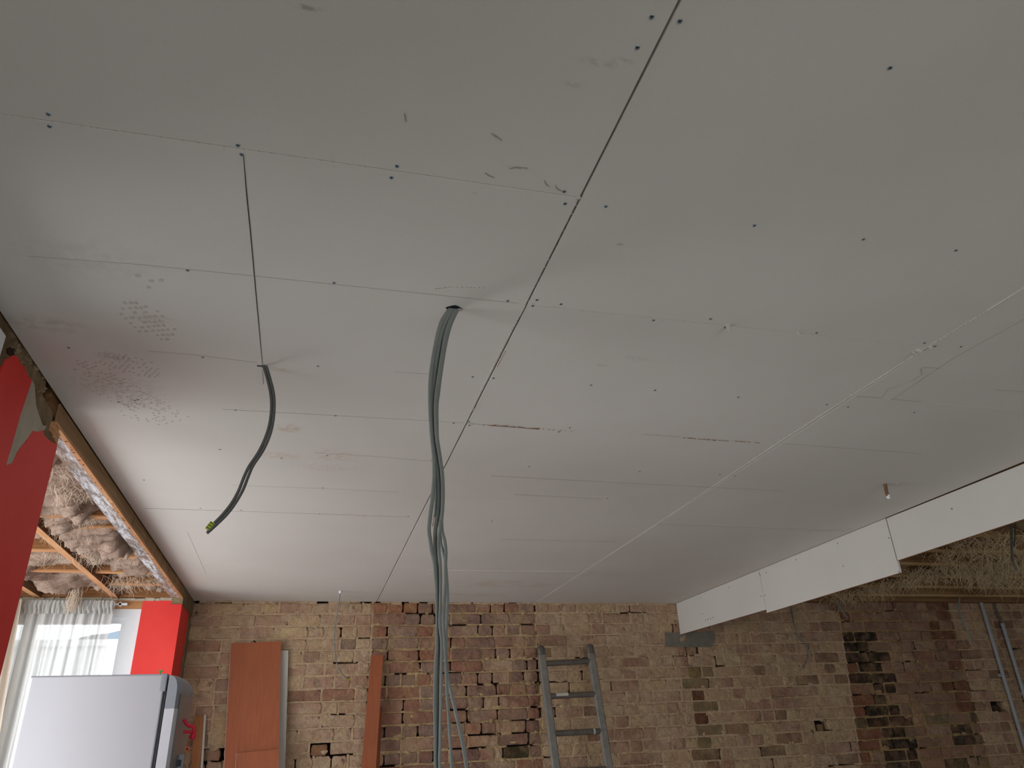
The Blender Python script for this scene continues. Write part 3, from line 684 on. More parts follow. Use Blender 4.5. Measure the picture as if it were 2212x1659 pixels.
MB().box((-1.66, 5.225, WZ0+.06), (-1.60, 5.285, WZ1-.05)).build('mullion', WHITE_PVC, win)
MB().box((WX0+.105, 5.25, WZ0+.09), (WX1-.105, 5.256, WZ1-.085)).build('pane', GLASS, win)
# far hills beyond the window, with an added white wall for their haze
hc = on(258, 1362, 'y', 150); N = 60; mb = MB()
hp = [(hc.x-60+120*i/N, hc.z*(.80+.20*math.exp(-((i-30)/5)**2))+1.4*mnoise.noise(Vector((i*.5, 3, 0)))) for i in range(N+1)]
mb.prism(hp+[(hc.x+60, -3), (hc.x-60, -3)], 'y', 150, 152)
tag(mb.build('hill_ridge', HILL, loc=(hc.x, 150, 0)), 'hazy blue-grey ridge of hills seen through the bare window strip', 'hill')
wz = on(258, 1382, 'y', 8.5).z
gw = MB().box((-6.5, 8.5, 0), (-.9, 8.7, wz-.06)).box((-6.55, 8.46, wz-.06), (-.85, 8.74, wz)).build('haze_wall', plain('white_haze', (232, 234, 236), .9), loc=(-3.5, 8.6, 0))  # added wall, its white stands in for haze below the ridge
tag(gw, 'made-up white wall standing in for the pale haze below the hills', 'wall')
bayc = struct_root('ceiling_bay')
for xj in (-1.155, -1.585, -2.0):
    MB().box((xj-.036, BY0, 2.43), (xj, BY1, 2.58)).build('joist', OLDWOOD, bayc)
    MB().box((xj-.036, BY0, 2.4285), (xj-.0005, BY1, 2.434)).build('joist_lit_edge', RAWWOOD, bayc)  # paler strip paints the lit lower edge of the joist
MB().box((-2.25, BY1-.03, 2.435), (-.86, BY1+.02, 2.60)).build('wall_plate', OLDWOOD_X, bayc)
nog = [on(150, 1136, 'z', 2.452).y, on(120, 1112, 'z', 2.452).y, on(230, 1201, 'z', 2.452).y, on(262, 1235, 'z', 2.452).y, on(315, 1261, 'z', 2.452).y]
for y in nog: MB().box((-1.155, y, 2.452), (-.86, y+.045, 2.56)).build('noggin', OLDWOOD_X, bayc); MB().box((-1.155, y-.001, 2.450), (-.86, y+.046, 2.457)).build('noggin_lit_edge', RAWWOOD_X, bayc)  # brighter strip under each noggin paints its lit lower edge
for y in (on(120, 1232, 'z', 2.445).y, 4.0, 3.2): MB().box((-1.585, y, 2.445), (-1.191, y+.045, 2.56)).build('noggin', OLDWOOD_X, bayc); MB().box((-1.585, y-.001, 2.443), (-1.191, y+.046, 2.450)).build('noggin_lit_edge', RAWWOOD_X, bayc)  # same painted lit edge under these noggins

# ---- mineral wool sagging between the timbers
def wool(name, x0, x1, y0, y1, zb, sag, mat, label, seed, nx=60, ny=420, holes=.0):
    b = MB()
    def fn(u, v):
        x, y = x0+(x1-x0)*u, y0+(y1-y0)*v
        lo = mnoise.noise(Vector((x*4.2+seed, y*3.1, seed))); md = mnoise.noise(Vector((x*9+seed, y*11, seed+5)))
        wx = y*13+lo*2.6+.9*md+1.2*math.sin(x*7+seed)
        fold = 1-abs(math.sin(wx*2.2)); fine = 1-abs(mnoise.noise(Vector((x*14+md*3, y*62+lo*7+x*9, seed))))*2; hair = mnoise.noise(Vector((x*40, y*170+lo*20+x*24, seed)))
        edge = min(1, 8*min(u, 1-u))*min(1, 14*min(v, 1-v))
        d = sag*(.30+1.55*lo+.5*md)*edge+sag*(.50*fold*fold+.035*fine+.012*hair)*(.5+.5*edge)
        return (x+.014*md, y+.03*lo, zb-max(d, -.045))
    b.grid(fn, nx, ny)
    o = b.build(name, mat, kind='stuff'); return tag(o, label, 'insulation')
def fibres(name, spots, mat, label, n, L, seed, spread=.05, rk=1.0):
    q = random.Random(seed); b = MB()
    for k in range(n):
        c = Vector(q.choice(spots))+Vector((q.gauss(0, spread), q.gauss(0, spread), q.uniform(0, .015)))
        d = Vector((q.gauss(0, 1), q.gauss(0, 1), -q.uniform(.2, 1.1))).normalized(); P = [c]; l = L*q.uniform(.4, 1.2)
        for i in range(5): d = (d+Vector((q.gauss(0, .45), q.gauss(0, .45), -.15))).normalized(); P.append(P[-1]+d*l/5)
        b.tube(P, .0009*rk*q.uniform(.6, 1.6), n=3, taper=lambda t: 1-.7*t)
    return tag(b.build(name, mat, kind='stuff'), label, 'insulation')
wool('wool_insulation', -1.16, -.855, 2.35, 5.17, 2.505, .074, WOOL, 'pink-beige mineral wool sagging between the beam and the next bay joist', 1.3)
wool('wool_insulation', -1.59, -1.19, 2.35, 5.17, 2.500, .070, WOOL, 'pink-beige mineral wool hanging left of the bay joist, above the curtain', 7.7)
wool('wool_insulation', -2.2, -1.62, 2.35, 5.17, 2.49, .05, WOOL, 'pink-beige mineral wool in the outermost bay ceiling gap', 17.7, 30, 60)
sp = [on(px, py, 'z', 2.455) for px, py in ((120, 1020), (135, 1060), (190, 1200), (180, 1190), (150, 1130), (200, 1150), (130, 1150), (255, 1265), (265, 1250), (320, 1255), (230, 1185), (120, 1200), (165, 1115))]
fibres('wool_fibres', sp, FIBRE, 'loose pale fibres hanging from the torn wool over the bay', 700, .09, 3, .05, 1.2)
# a long matted strand that hangs down in front of the curtain head
q = random.Random(31); mb = MB()
for k in range(70):
    x = on(175, 1250, 'y', 5.10); P = [Vector((x.x+q.gauss(0, .012), 5.06+q.gauss(0, .02), 2.47))]
    for i in range(7): P.append(P[-1]+Vector((q.gauss(-.001, .006), q.gauss(0, .004), -.03*q.uniform(.3, 1.0))))
    mb.tube(P, .0012*q.uniform(.6, 1.8), n=3, taper=lambda t: 1-.6*t)
tag(mb.build('wool_strand', FIBRE, kind='stuff'), 'matted strand of wool dangling over the top of the curtain', 'insulation')

# ---- right-hand zone: opened ceiling with joists across
rc = struct_root('ceiling_right')
for y in (1.9, 2.3, 2.7, 3.1, 3.47, 3.84, 4.20, 4.57, 4.95, 5.30):
    MB().box((3.05, y, 2.517), (7.05, y+.045, 2.68)).build('joist', DIRTWOOD_X, rc)
    MB().box((3.05, y-.001, 2.513), (7.05, y+.046, 2.523)).build('joist_lit_edge', STRAW_LIT, rc)  # straw-coloured strip, the joist's lit lower edge put into colour
MB().box((3.05, 5.56, 2.52), (7.05, 5.75, 2.70), .01).build('wall_plate', DIRTWOOD_X, rc)
wool('wool_insulation', 3.05, 7.0, 1.9, 5.55, 2.648, .066, WOOL_D, 'grey-brown dusty wool filling the open ceiling right of the bulkhead', 4.1, 300, 420)
sp = [on(px, py, 'z', 2.52) for px, py in ((2160, 1195), (2175, 1215), (2155, 1245), (2195, 1210), (2115, 1165), (1985, 1245), (1950, 1255), (2020, 1225), (2070, 1225), (2140, 1230), (1880, 1270), (2205, 1160), (2120, 1240), (2190, 1255), (2060, 1190), (1830, 1283))]
fibres('wool_fibres', sp, FIBRE_D, 'loose straw-coloured fibres hanging under the open joists right of the bulkhead', 1500, .15, 8, .10, 2.2)

# ================================================================== THINGS
# ---- grey cables dropping through the ceiling
YC = 1.575
def cable(name, label, pts, group, Y=YC, dy=0.0, a=.0056, b_=.0031, tw=.8, mat=CABLE, ref=(0.3, -1, 0.1), top=True):
    P = [on(x, y, 'y', Y+dy*min(1, max(0, (y-670)/150))) for x, y in pts]
    if top: P = [Vector((P[0].x+(P[0].x-P[1].x)*.3, P[0].y, 2.518))]+P
    if pts[-1][1] > 1660:            # long ones run on down below the picture
        d = (P[-1]-P[-2]).normalized(); x = P[-1]
        P += [x+Vector((d.x*.10+.01, dy*.3, -.22)), x+Vector((d.x*.16-.01, dy*.6, -.48)), x+Vector((d.x*.2+.01, dy, -.78+6*abs(dy)))]
    t = thing(name, label, 'cable', P[0], group)
    MB().tube(spline(P, 6), a, b_, 10, tw, ref=ref).build('sheath', mat, t); return t, P
GC = 'grey cables hanging in a bundle from one hole'
B1 = [(974, 665.6), (964, 679), (954, 696), (946, 721), (940.5, 748), (934.6, 780), (930.5, 814), (929, 839), (929, 865), (930, 900), (933, 945), (937, 985), (938, 1020), (936, 1060), (929, 1118), (926.5, 1143), (929, 1164), (933, 1191), (939, 1218), (942, 1253), (944, 1291), (944.5, 1380), (941, 1450), (939.5, 1520), (941, 1600), (942, 1680)]
B2 = [(980, 665.6), (971, 679), (961, 701), (953, 725), (947, 755), (942, 789), (938, 831), (935.5, 865), (936, 900), (939, 945), (944, 985), (947, 1020), (949, 1060), (948, 1098), (941.5, 1137), (940, 1166), (941.5, 1205), (945, 1233), (947, 1272), (946.5, 1330), (948, 1380), (945, 1450), (944.5, 1520), (946.5, 1600), (947, 1680)]
B3 = [(986, 666.5), (979, 682), (971, 701), (963, 726), (959, 750), (954, 780), (949, 814), (944, 848), (942, 873), (942, 905), (944, 945), (950, 985), (955, 1020), (957, 1060), (956, 1098), (952, 1137), (947.5, 1168), (949, 1195), (951.7, 1233), (951.5, 1291), (950, 1349), (954, 1390), (953, 1450), (952, 1520), (950.5, 1600), (950, 1680)]
B4 = [(983, 666), (975, 680), (966, 701), (958, 726), (953, 755), (947, 789), (943, 831), (939, 865), (939, 905), (942, 945), (947, 985), (951, 1020), (953, 1060), (953, 1110), (955, 1147), (960, 1166), (963, 1191), (962, 1224), (962, 1262), (960, 1301), (958, 1340), (961, 1390), (964, 1452), (966, 1500), (970, 1560), (975, 1640), (977, 1680)]
B5 = [(988, 667), (981, 682), (973, 701), (966, 726), (961, 750), (956, 780), (951, 814), (947, 848), (944, 873), (944, 905), (945, 945), (948, 985), (952, 1030), (952, 1080), (950, 1130), (952, 1172), (957, 1191), (963, 1224), (966.5, 1272), (966.5, 1310), (964, 1370), (963, 1428), (970, 1476), (984, 1536), (998, 1597), (1008, 1655), (1012, 1690)]
B6 = [(977, 666), (968, 680), (958, 700), (950, 725), (944, 752), (939, 789), (934, 831), (932, 865), (933, 905), (936, 945), (940, 985), (942, 1020), (942.5, 1060), (941, 1095), (940, 1116)]
cable('grey_cable', 'grey cable bowing out on the left of the bundle at its mid bend', B1, GC, dy=-.010)
cable('grey_cable', 'grey cable next inside the bowed one, running straight down the left of the bundle', B2, GC, dy=-.004)
cable('grey_cable', 'thick front grey cable down the middle of the hanging bundle', B3, GC, dy=-.016, a=.0068, tw=1.4)
cable('grey_cable', 'grey cable that leaves the bundle on the right low down and stays near it', B4, GC, dy=.012, a=.0056, tw=1.2)
cable('grey_cable', 'grey cable that swings widest to the right at the foot of the bundle', B5, GC, dy=.022, a=.0056, tw=2.0)
t, P = cable('grey_cable', 'short grey cable cut off inside the bundle, bare wire end showing', B6, GC, dy=.004, a=.0055)
for dx in (-.003, 0, .003): MB().tube([P[-1]+Vector((dx, 0, .004)), P[-1]+Vector((dx*1.3, 0, -.012)), P[-1]+Vector((dx*2, -.002, -.022))], .001, n=6).build('conductor', COPPER, t)
# ragged hole lip
mb = MB(); c = on(981, 666, 'z', 2.5); n = 16; qq = random.Random(2)
o_ = [c+Vector((math.cos(6.283*i/n)*.019*qq.uniform(.9, 1.15), math.sin(6.283*i/n)*.013*qq.uniform(.9, 1.2), -.0006)) for i in range(n)]
mb.add(o_+[p+Vector((0, 0, .0008)) for p in o_], [tuple(range(n))[::-1]]+[(i, (i+1) % n, n+(i+1) % n, n+i) for i in range(n)])
mb.build('cable_hole', SCREW_DARK, ceil)
mb = MB(); c = on(993, 669, 'z', 2.4985); mb.box(c-Vector((.005, .004, .001)), c+Vector((.004, .004, .0012)), .001); mb.build('plaster_chip', CRUMB, ceil)
# pair of short cables over the fridge side
D1 = [(567, 790), (571, 792), (579, 818), (586, 850), (588, 880), (584, 915), (575, 945), (560, 977), (540, 1007), (528, 1032), (517, 1060), (502, 1087), (484, 1110), (464, 1131), (451, 1147)]
D2 = [(570, 789), (575, 794), (583, 820), (590, 850), (591.5, 880), (588, 915), (580, 945), (566, 975), (546, 1005), (535, 1030), (524, 1058), (508, 1086), (490, 1110), (468, 1132), (446, 1152)]
t1, Pa = cable('grey_cable', 'left of the two short dark cables hanging by the chalk line, taped near its end', [(x-1.5, y) for x, y in D1], 'pair of short taped cables', 1.975, a=.0042, b_=.003, mat=CABLE_DARK, tw=.6)
t2, Pb = cable('grey_cable', 'right of the two short dark cables hanging by the chalk line, outer curve', [(x+1, y) for x, y in D2], 'pair of short taped cables', 1.975, dy=-.004, a=.0042, b_=.003, mat=CABLE_DARK, tw=.6)
def tape_mat():
    m = Mat('green_yellow_tape', .45); w = m.n('TexWave'); w.bands_direction = 'DIAGONAL'; w.inputs['Scale'].default_value = 75; w.inputs['Distortion'].default_value = 0
    m.l(m.pos((.6, 0, 1)), w.inputs['Vector']); r = m.n('ValToRGB'); r.color_ramp.interpolation = 'CONSTANT'; r.color_ramp.elements[1].position = .5
    r.color_ramp.elements[0].color = (*lin(64, 112, 40), 1); r.color_ramp.elements[1].color = (*lin(176, 164, 40), 1)
    m.l(w.outputs['Fac'], r.inputs[0]); m.col(r.outputs[0]); return m.m
a, b_ = on(461, 1130, 'y', 1.973), on(449, 1145, 'y', 1.972)
o = MB().tube([a, a.lerp(b_, .3), a.lerp(b_, .7), b_], .0085, .0062, 12).build('tape_band', tape_mat(), loc=a); tag(o, 'green and yellow striped tape wound round the ends of the two short cables', 'tape')
mb = MB(); c = on(568, 791, 'z', 2.5)
mb.box(c-Vector((.016, .0035, .0006)), c+Vector((.012, .0035, .0002))); mb.build('cable_slot', SCREW_DARK, ceil)
# thin cable from a white clip near the far wall
pp = [(735, 1279), (732, 1303), (726, 1337), (722.5, 1363), (722.5, 1395), (726, 1426), (733.5, 1447.5), (743, 1459.5), (752, 1466)]
P = [on(x, y, 'y', 5.25+.03*i) for i, (x, y) in enumerate(pp)]; P[0].z = 2.495
t = thing('thin_cable', 'thin grey cable drooping from a white clip by the brick wall', 'cable', P[0])
MB().tube(spline(P, 6), .0032, n=7).build('sheath', CABLE, t)
MB().tube([P[0]+Vector((0, 0, .004)), P[0]+Vector((0, 0, -.004)), P[0]+Vector((0, 0, -.012))], .009, n=10).build('clip', WHITE_PVC, t, label='white clip')
MB().tube([P[-1], P[-1]+Vector((.012, .01, -.004)), P[-1]+Vector((.024, .015, -.008))], .0035, n=6).build('wire_end', plain('yellow_wire', (200, 180, 40), .5), t, label='yellow wire end')
# brown stub with a white tip under the right-hand boards
c = on(1910, 1046, 'z', 2.5); e = on(1918, 1072, 'y', c.y)
t = thing('cable_stub', 'short brown stub with white tip hanging from the ceiling near the bulkhead', 'cable', c)
MB().tube(spline([c+Vector((0, 0, .01)), c+Vector((.004, 0, -.006)), c.lerp(e, .6), e], 5), .010, .007, 9, 0).build('sheath', plain('brown_sheath', (124, 96, 70), .8), t)
MB().tube([e+Vector((0, 0, .006)), e, e+Vector((.001, 0, -.008)), e+Vector((.001, 0, -.012))], .0088, n=10, taper=lambda u: 1-.45*u*u).build('tip', WHITE_PVC, t, label='white tip')
chip(1938, 1044, .012, 20, .006)
# wires in the right-hand zone
def wire(label, pts, Y, r, mat=CABLE_DARK, dY=0.0):
    P = [on(x, y, 'y', Y+dY*i) for i, (x, y) in enumerate(pts)]
    o = MB().tube(spline(P, 5), r, n=7).build('hanging_wire', mat, loc=P[0]); return tag(o, label, 'wire')
wire('grey wire hanging from the open joists to beside the sooty brickwork', [(2058, 1232), (2067.6, 1250), (2072, 1265), (2074, 1280), (2072, 1300), (2070.6, 1313), (2076, 1333), (2084, 1352), (2095, 1371), (2102, 1387)], 5.42, .0075, CABLE)
wire('dark wire looping down below the bulkhead end, nearer of the two', [(2183, 1128), (2184, 1136), (2185.4, 1160), (2185.4, 1190), (2187.7, 1212), (2193, 1224), (2197, 1232)], 3.3, .006)
wire('dark wire beside the looping one, hanging straighter', [(2194, 1126), (2194, 1135), (2192.5, 1160), (2191, 1180)], 3.3, .004)
wire('grey wire stub poking out under the bulkhead above the brickwork', [(1799, 1282), (1806, 1298), (1815, 1313), (1824, 1326), (1831, 1335)], 5.58, .008, CABLE)
wire('faint thin wire lying against the cream bricks under the bulkhead', [(1710, 1310), (1714, 1335), (1719, 1361), (1730, 1380), (1741, 1392), (1747, 1414), (1742, 1430), (1735, 1443)], 5.645, .004, CABLE)

# ---- grey conduits on the right of the far wall
def conduit(label, p, q):
    t = thing('conduit_pipe', label, 'pipe', q)
    MB().tube([p, p.lerp(q, .33), p.lerp(q, .66), q], .016, n=14).build('pipe', GREY_PVC, t)
    MB().tube([p+Vector((0, 0, .002)), p+Vector((0, 0, -.03))], .019, n=14).build('collar', GREY_PVC, t)
    for zz in (.5, 1.4): 
        c = q.lerp(p, .3 if zz < 1 else .75); MB().box(c+Vector((-.024, .0, -.012)), c+Vector((.024, .034, .012))).build('saddle', GREY_PVC, t)
    return t
p = on(2118, 1297, 'y', 5.63); q_ = on(2210, 1610, 'y', 5.63); q_.x = p.x-.02; q_.z = 0
conduit('long grey conduit pipe reaching the joists on the right of the brick wall', p, q_)
p = on(2165, 1347, 'y', 5.63); conduit('shorter grey conduit pipe with dark wire out of its top', p, Vector((p.x-.02, 5.63, 0)))
wire('dark wire rising out of the shorter conduit pipe', [(2166, 1352), (2163, 1340), (2156, 1325), (2150, 1312), (2149, 1298)], 5.625, .008)

# ---- fridge standing in the bay opening
fx0, fx1, fy0, fy1, fz = -1.012, -.537, 3.40, 3.84, 1.815
fr = thing('fridge', 'silver fridge seen from its side in front of the curtained window', 'fridge', ((fx0+fx1)/2, 3.67, 0))
def rbox(a, b, r, mat, name, parent, seg=3):
    me = bpy.data.meshes.new(name); bm = bmesh.new(); bmesh.ops.create_cube(bm, size=1)
    for v in bm.verts: v.co = Vector([(a[i]+b[i])/2+v.co[i]*(b[i]-a[i]) for i in range(3)])-WLOC[parent.name]
    bmesh.ops.bevel(bm, geom=bm.edges[:], offset=r, segments=seg, affect='EDGES', profile=.5); bm.to_mesh(me); bm.free()
    for p in me.polygons: p.use_smooth = True
    me.materials.append(mat); o = bpy.data.objects.new(name, me); link(o, parent); return o
rbox((fx0, fy0, .04), (fx1, fy1, fz), .006, FRIDGE, 'cabinet', fr)
MB().box((fx0-.002, fy0+.004, fz-.002), (fx1-.02, fy1-.004, fz+.003)).build('top_panel', FRIDGE_CAP, fr)
MB().box((fx1-.001, fy0+.010, .06), (fx1+.010, fy1-.010, fz-.012)).build('gasket', GASKET, fr)
rbox((fx1-.016, fy0-.001, fz-.062), (fx1+.008, fy0+.06, fz+.004), .003, FRIDGE_CAP, 'hinge', fr)
def doorsec(z0, z1, mat, name, round_top=False):
    b = MB(); n = 12; rows = []
    zs = [z0, z1] if not round_top else [z0, z1-.055]+[z1-.055+.055*math.sin(k*math.pi/10) for k in range(1, 6)]
    for k, z in enumerate(zs):
        inset = 0 if not round_top or k < 2 else .030*(1-math.cos((k-1)*math.pi/10))
        row = []
        for i in range(n+1):
            u = i/n; y = fy0-.002+(fy1-fy0+.004)*u
            bow = .010*math.sin(math.pi*min(1, u*1.02)); rc = .030*(max(0, u-.86)/.14)**2+.012*(max(0, .07-u)/.07)**2
            row.append((-.474+bow-rc-inset, y, z))
        rows.append([(-.522, fy0-.002, z)]+row+[(-.522, fy1+.002, z)])
    m = n+3; b.add([p for r in rows for p in r], [(r*m+i, r*m+(i+1) % m, (r+1)*m+(i+1) % m, (r+1)*m+i) for r in range(len(rows)-1) for i in range(m)])
    b.add(rows[0], [tuple(range(m))]).add(rows[-1], [tuple(range(m))])
    return b.build(name, mat, fr)
door = doorsec(.70, 1.690, FRIDGE_DOOR, 'door'); doorsec(1.6905, fz-.003, FRIDGE_CAP, 'door_cap', True)
doorsec(.08, .69, FRIDGE_DOOR, 'freezer_door')
# darker front skin with the long grip
b = MB(); 
def skin(u, v):
    y = fy0+.02+(fy1-fy0-.05)*u; uu = (y-fy0)/(fy1-fy0); return (-.4735+.010*math.sin(math.pi*uu)-.030*(max(0, uu-.86)/.14)**2, y, .72+(1.745-.72)*v)
b.grid(skin, 12, 1); b.build('door_front', FRIDGE_FRONT, fr)
hz = on(391, 1630, 'y', fy0+.13).z
MB().bar((-.452, fy0+.13, 1.00), (-.452, fy0+.13, hz), .022, .016, (0, 1, 0), .004).build('door_handle', FRIDGE_CAP, door)
for z in (1.03, hz-.03): MB().box((-.470, fy0+.12, z-.012), (-.448, fy0+.14, z+.012)).build('handle_mount', GASKET, door)
for (x, y) in ((fx0+.05, fy0+.05), (fx0+.05, fy1-.05), (fx1-.05, fy0+.05), (fx1-.05, fy1-.05)): MB().tube([(x, y, 0), (x, y, .045)], .018, n=10).build('foot', GASKET, fr)
# magnets
Ym = 3.54
def mp(cx, cy): return on(300+cx/7.24, 1430+cy/7.24, 'y', Ym)
P = spline([mp(*p) for p in ((712, 895), (735, 950), (775, 995), (835, 1003), (862, 1015), (858, 1060), (855, 1090), (800, 1095), (740, 1092), (695, 1105))], 5)
t = thing('fridge_magnet', 'red bent plastic magnet with a ball end on the fridge door', 'magnet', P[-1], 'magnets stuck on the fridge')
MB().tube(P, .0062, .005, 9, taper=lambda u: 1.15-.3*abs(u-.3)).build('body', MAG_RED, t)
c = mp(846, 1160); me = bpy.data.meshes.new('ball'); bm = bmesh.new(); bmesh.ops.create_uvsphere(bm, u_segments=12, v_segments=8, radius=.0125, matrix=Matrix.Translation(c-WLOC[t.name])); bm.to_mesh(me); bm.free(); me.materials.append(MAG_RED)
for p in me.polygons: p.use_smooth = True
link(bpy.data.objects.new('ball', me), t)
MB().tube([mp(855, 1085), mp(852, 1120), mp(848, 1150)], .004, n=8).build('stem', MAG_RED, t)
c = mp(756, 1362); o = MB().bar(c+Vector((-.006, 0, .008)), c+Vector((.006, 0, -.008)), .006, .004, (0, 1, 0)).bar(c+Vector((-.006, 0, -.008)), c+Vector((.006, 0, .008)), .006, .004, (0, 1, 0)).build('fridge_magnet', MAG_ORANGE, loc=c)
tag(o, 'small orange cross-shaped magnet low on the fridge door', 'magnet', 'magnets stuck on the fridge')
c = on(346, 1458, 'y', 3.46); c.z = fz+.003
o = MB().box(c+Vector((-.003, -.003, -.001)), c+Vector((.003, .003, .014))).prism([(c.x-.010, c.z+.020), (c.x-.004, c.z+.012), (c.x+.004, c.z+.012), (c.x+.010, c.z+.020)], 'y', c.y-.003, c.y+.003).build('fridge_magnet', MAG_GREEN, loc=c)
tag(o, 'tiny green letter magnet standing on top of the fridge', 'magnet', 'magnets stuck on the fridge')

# ---- curtains
def cloth(x0t, x1t, x0b, x1b, zt, zb, Y, folds, amp, mat, name, parent=None, loc=None, seed=0, nu=150, nv=26, head=.0):
    b = MB()
    def fn(u, v):
        z = zt+(zb-zt)*v; x = (x0t+(x1t-x0t)*u)*(1-v)+(x0b+(x1b-x0b)*u)*v
        ph = folds*2*math.pi*(u+.03*mnoise.noise(Vector((u*6, v*1.5, seed))))
        gath = max(0, 1-v/.12)
        y = Y+amp*math.sin(ph)*(.5+.5*v)+.35*amp*math.sin(ph*2.3+v*2)+head*gath*.4*math.sin(folds*7*2*math.pi*u)
        return (x+.3*amp*math.cos(ph), y, z)
    b.grid(fn, nu, nv); return b.build(name, mat, parent, **({} if loc is None else {'loc': loc}))
ct = thing('sheer_curtain', 'sheer white gathered curtain drawn across the bay window', 'curtain', (-1.4, 5.13, .4))
cloth(-1.80, -1.165, -1.75, -1.20, 2.40, .45, 5.13, 9, .022, SHEER, 'cloth', ct, seed=1)
cloth(-1.80, -1.165, -1.80, -1.165, 2.405, 2.325, 5.118, 26, .010, SHEER, 'header', ct, seed=2, nu=240, nv=6)
dr = thing('cream_drape', 'heavier cream drape bunched at the left of the sheer curtain', 'curtain', (-1.8, 5.05, .3))
cloth(-2.05, -1.66, -2.0, -1.50, 2.40, .35, 5.06, 5, .032, DRAPE, 'cloth', dr, seed=5)
rail = thing('curtain_rail', 'slim white curtain rail under the timber window head', 'rail', (-1.5, 5.16, 2.39))
MB().box((-2.1, 5.165, 2.385), (-1.10, 5.180, 2.398)).build('track', WHITE_PVC, rail)
for x in (-1.95, -1.5, -1.14): MB().box((x-.006, 5.165, 2.380), (x+.006, BY1+.001, 2.404)).build('bracket', WHITE_PVC, rail)

# ---- boards leaning on the far wall
def lean(px, ytop, thick, mat, Yt, Yb, z_extra=0):
    pass
def leaning_board(name, label, tl, tr, bl, br, mat, edge, gap_top, gap_bot, th=.018):
    """Board given by four pixel corners; its face sits gap in front of the bricks; runs on down to the floor."""
    yt, yb = YW-gap_top-th, YW-gap_bot-th
    A, B = on(*tl, 'y', yt), on(*tr, 'y', yt); C, D = on(*bl, 'y', yb), on(*br, 'y', yb)
    kc = A.z/(A.z-C.z); kd = B.z/(B.z-D.z)
    C2 = A+(C-A)*kc; D2 = B+(D-B)*kd
    t = thing(name, label, 'board', (C2+D2)/2)
    bk = Vector((0, th, 0)); s = .0015
    f = MB(); f.add([A, B, D2, C2, A+bk, B+bk, D2+bk, C2+bk], [(0, 1, 2, 3), (7, 6, 5, 4), (0, 4, 5, 1), (1, 5, 6, 2), (2, 6, 7, 3), (3, 7, 4, 0)]); f.build('face', mat, t)
    if edge:
        l = Vector((-.0022, -.0005, 0)); MB().add([A+l, A+l*.05, C2+l*.05, C2+l, A+l+bk, A+bk, C2+bk, C2+l+bk], [(0, 1, 2, 3), (7, 6, 5, 4), (0, 4, 5, 1), (1, 5, 6, 2), (2, 6, 7, 3), (3, 7, 4, 0)]).build('edge_band', edge, t)
    return t
leaning_board('laminate_board', 'wide orange-brown laminate board leaning on the bricks, tallest of the boards', (499, 1390), (607, 1385), (484, 1659), (602, 1659), LAMINATE, LAM_EDGE, .03, .11)
leaning_board('laminate_board', 'shorter orange-brown board resting in front of the tall laminate one', (511, 1627), (603, 1618), (509, 1659), (602, 1659), LAMINATE, LAM_EDGE, .125, .135)
leaning_board('white_board', 'white-faced board showing behind the right edge of the wide laminate', (598, 1405), (623, 1405), (590, 1659), (616, 1659), WHITEBOARD, None, .006, .05)
leaning_board('laminate_strip', 'narrow orange-brown strip leaning where the cream and red bricks meet', (802, 1416), (828, 1415), (781, 1659), (812, 1659), LAMINATE, None, .02, .10)
leaning_board('laminate_strip', 'thin brown strip tucked behind the narrow orange one', (812, 1527), (826, 1526), (805, 1659), (820, 1659), wood('brown_strip', (128, 70, 42), (150, 86, 54), 'z'), None, .008, .05, .012)
t = leaning_board('timber_plank', 'small brown timber plank with a white edge beside the fridge', (421, 1545), (440, 1545), (412, 1659), (432, 1659), wood('plank_brown', (132, 86, 50), (160, 108, 66), 'z'), None, .01, .04, .022)
leaning_board('white_batten', 'thin white batten standing between the small plank and the tall laminate', (440.5, 1544), (445.5, 1544), (433, 1659), (438, 1659), WHITEBOARD, None, .012, .042, .014)

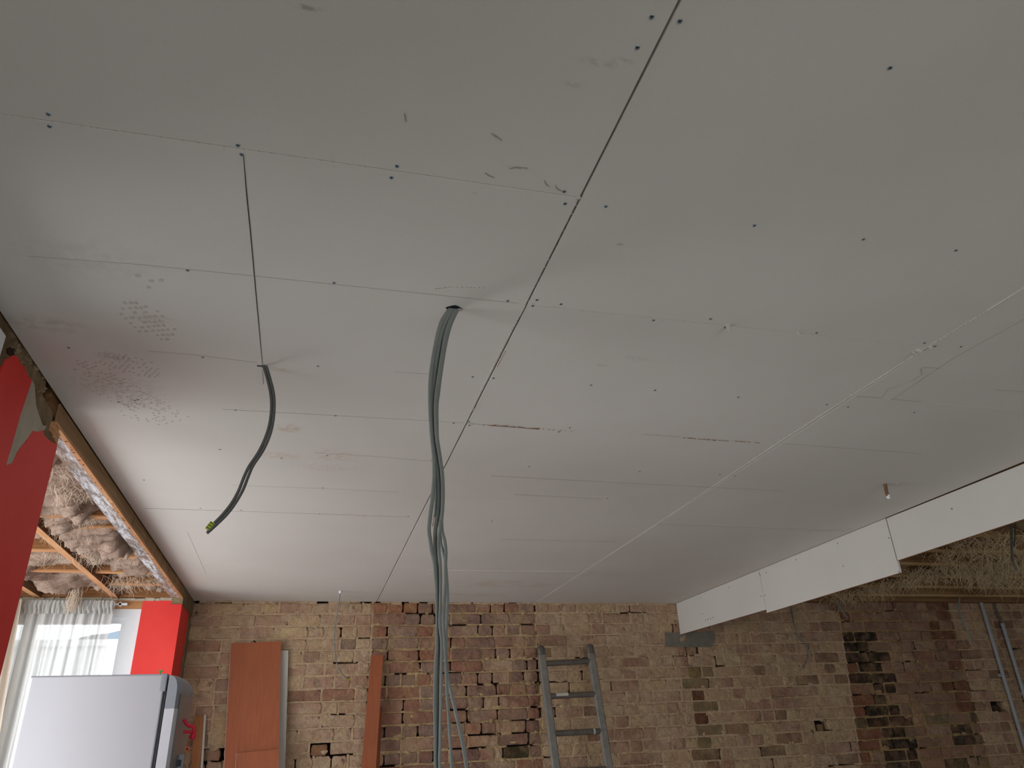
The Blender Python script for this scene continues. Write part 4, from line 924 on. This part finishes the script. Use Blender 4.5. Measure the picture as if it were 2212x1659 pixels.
# ---- ladder
Yt, slope = 5.575, .36
def lp(px, py):           # point on the ladder's leaning plane
    z = 2.17; v = None
    for _ in range(8):
        v = on(px, py, 'y', Yt-slope*(2.17-z)); z = v.z
    return v
lad = thing('ladder', 'weathered grey ladder leaning against the brick wall', 'ladder', (1.85, 5.0, 0))
rails = []
for (a, b_) in (((1169, 1404), (1200, 1650)), ((1275, 1401), (1314, 1650))):
    A, B = lp(*a), lp(*b_); k = A.z/(A.z-B.z); C = A+(B-A)*k; rails.append((A, C))
    rl_ = MB().bar(A, C, .056, .034, (0, -1, .3), .008).build('rail', ALU, lad)
    d = (C-A).normalized(); nrm = Vector((0, -1, -slope)).normalized()
    MB().bar(A+nrm*.0175+d*.03, C+nrm*.0175, .006, .003, (0, -1, .3)).build('highlight_rib', plain('rail_highlight', (156, 152, 148), .6, .0), rl_)  # paler rib, the rail's highlight line put into its colour
    cap = [A+d*.045, A+d*.012, A-d*.012, A-d*.024, A-d*.030]
    MB().tube(cap, .031, .022, 12, ref=(0, -1, .3), taper=lambda u: (1, 1, 1, .8, .5)[int(round(u*4))]).build('end_cap', RUNG, rl_)
for i, ((lx, ly), (rx, ry)) in enumerate((((1172, 1434), (1277, 1428)), ((1183, 1504.5), (1290, 1499)), ((1194, 1585), (1303, 1579)), ((1205, 1668), (1316, 1661)))):
    A, B = lp(lx, ly), lp(rx, ry); rg = MB().tube([A, A.lerp(B, .3), A.lerp(B, .7), B], .019, .017, 12, ref=(0, -1, 0)).build('rung', RUNG, lad)
    if i == 1: MB().tube([A.lerp(B, .16)+Vector((0, -.004, .006)), A.lerp(B, .40)+Vector((0, -.004, .006))], .0155, n=8).build('paint_streak', PAINTSPOT, rg)
    if i == 2: MB().tube([A.lerp(B, .80), A.lerp(B, .83)], .0196, n=12).build('paint_streak', PAINTSPOT, rg)
A, C = rails[0]; A2, C2 = rails[1]
for k in range(4): 
    z = 1.05-.27*k; s = (A.z-z)/(A.z-C.z); MB().tube([A.lerp(C, s), A2.lerp(C2, s)], .019, n=12).build('rung', RUNG, lad)
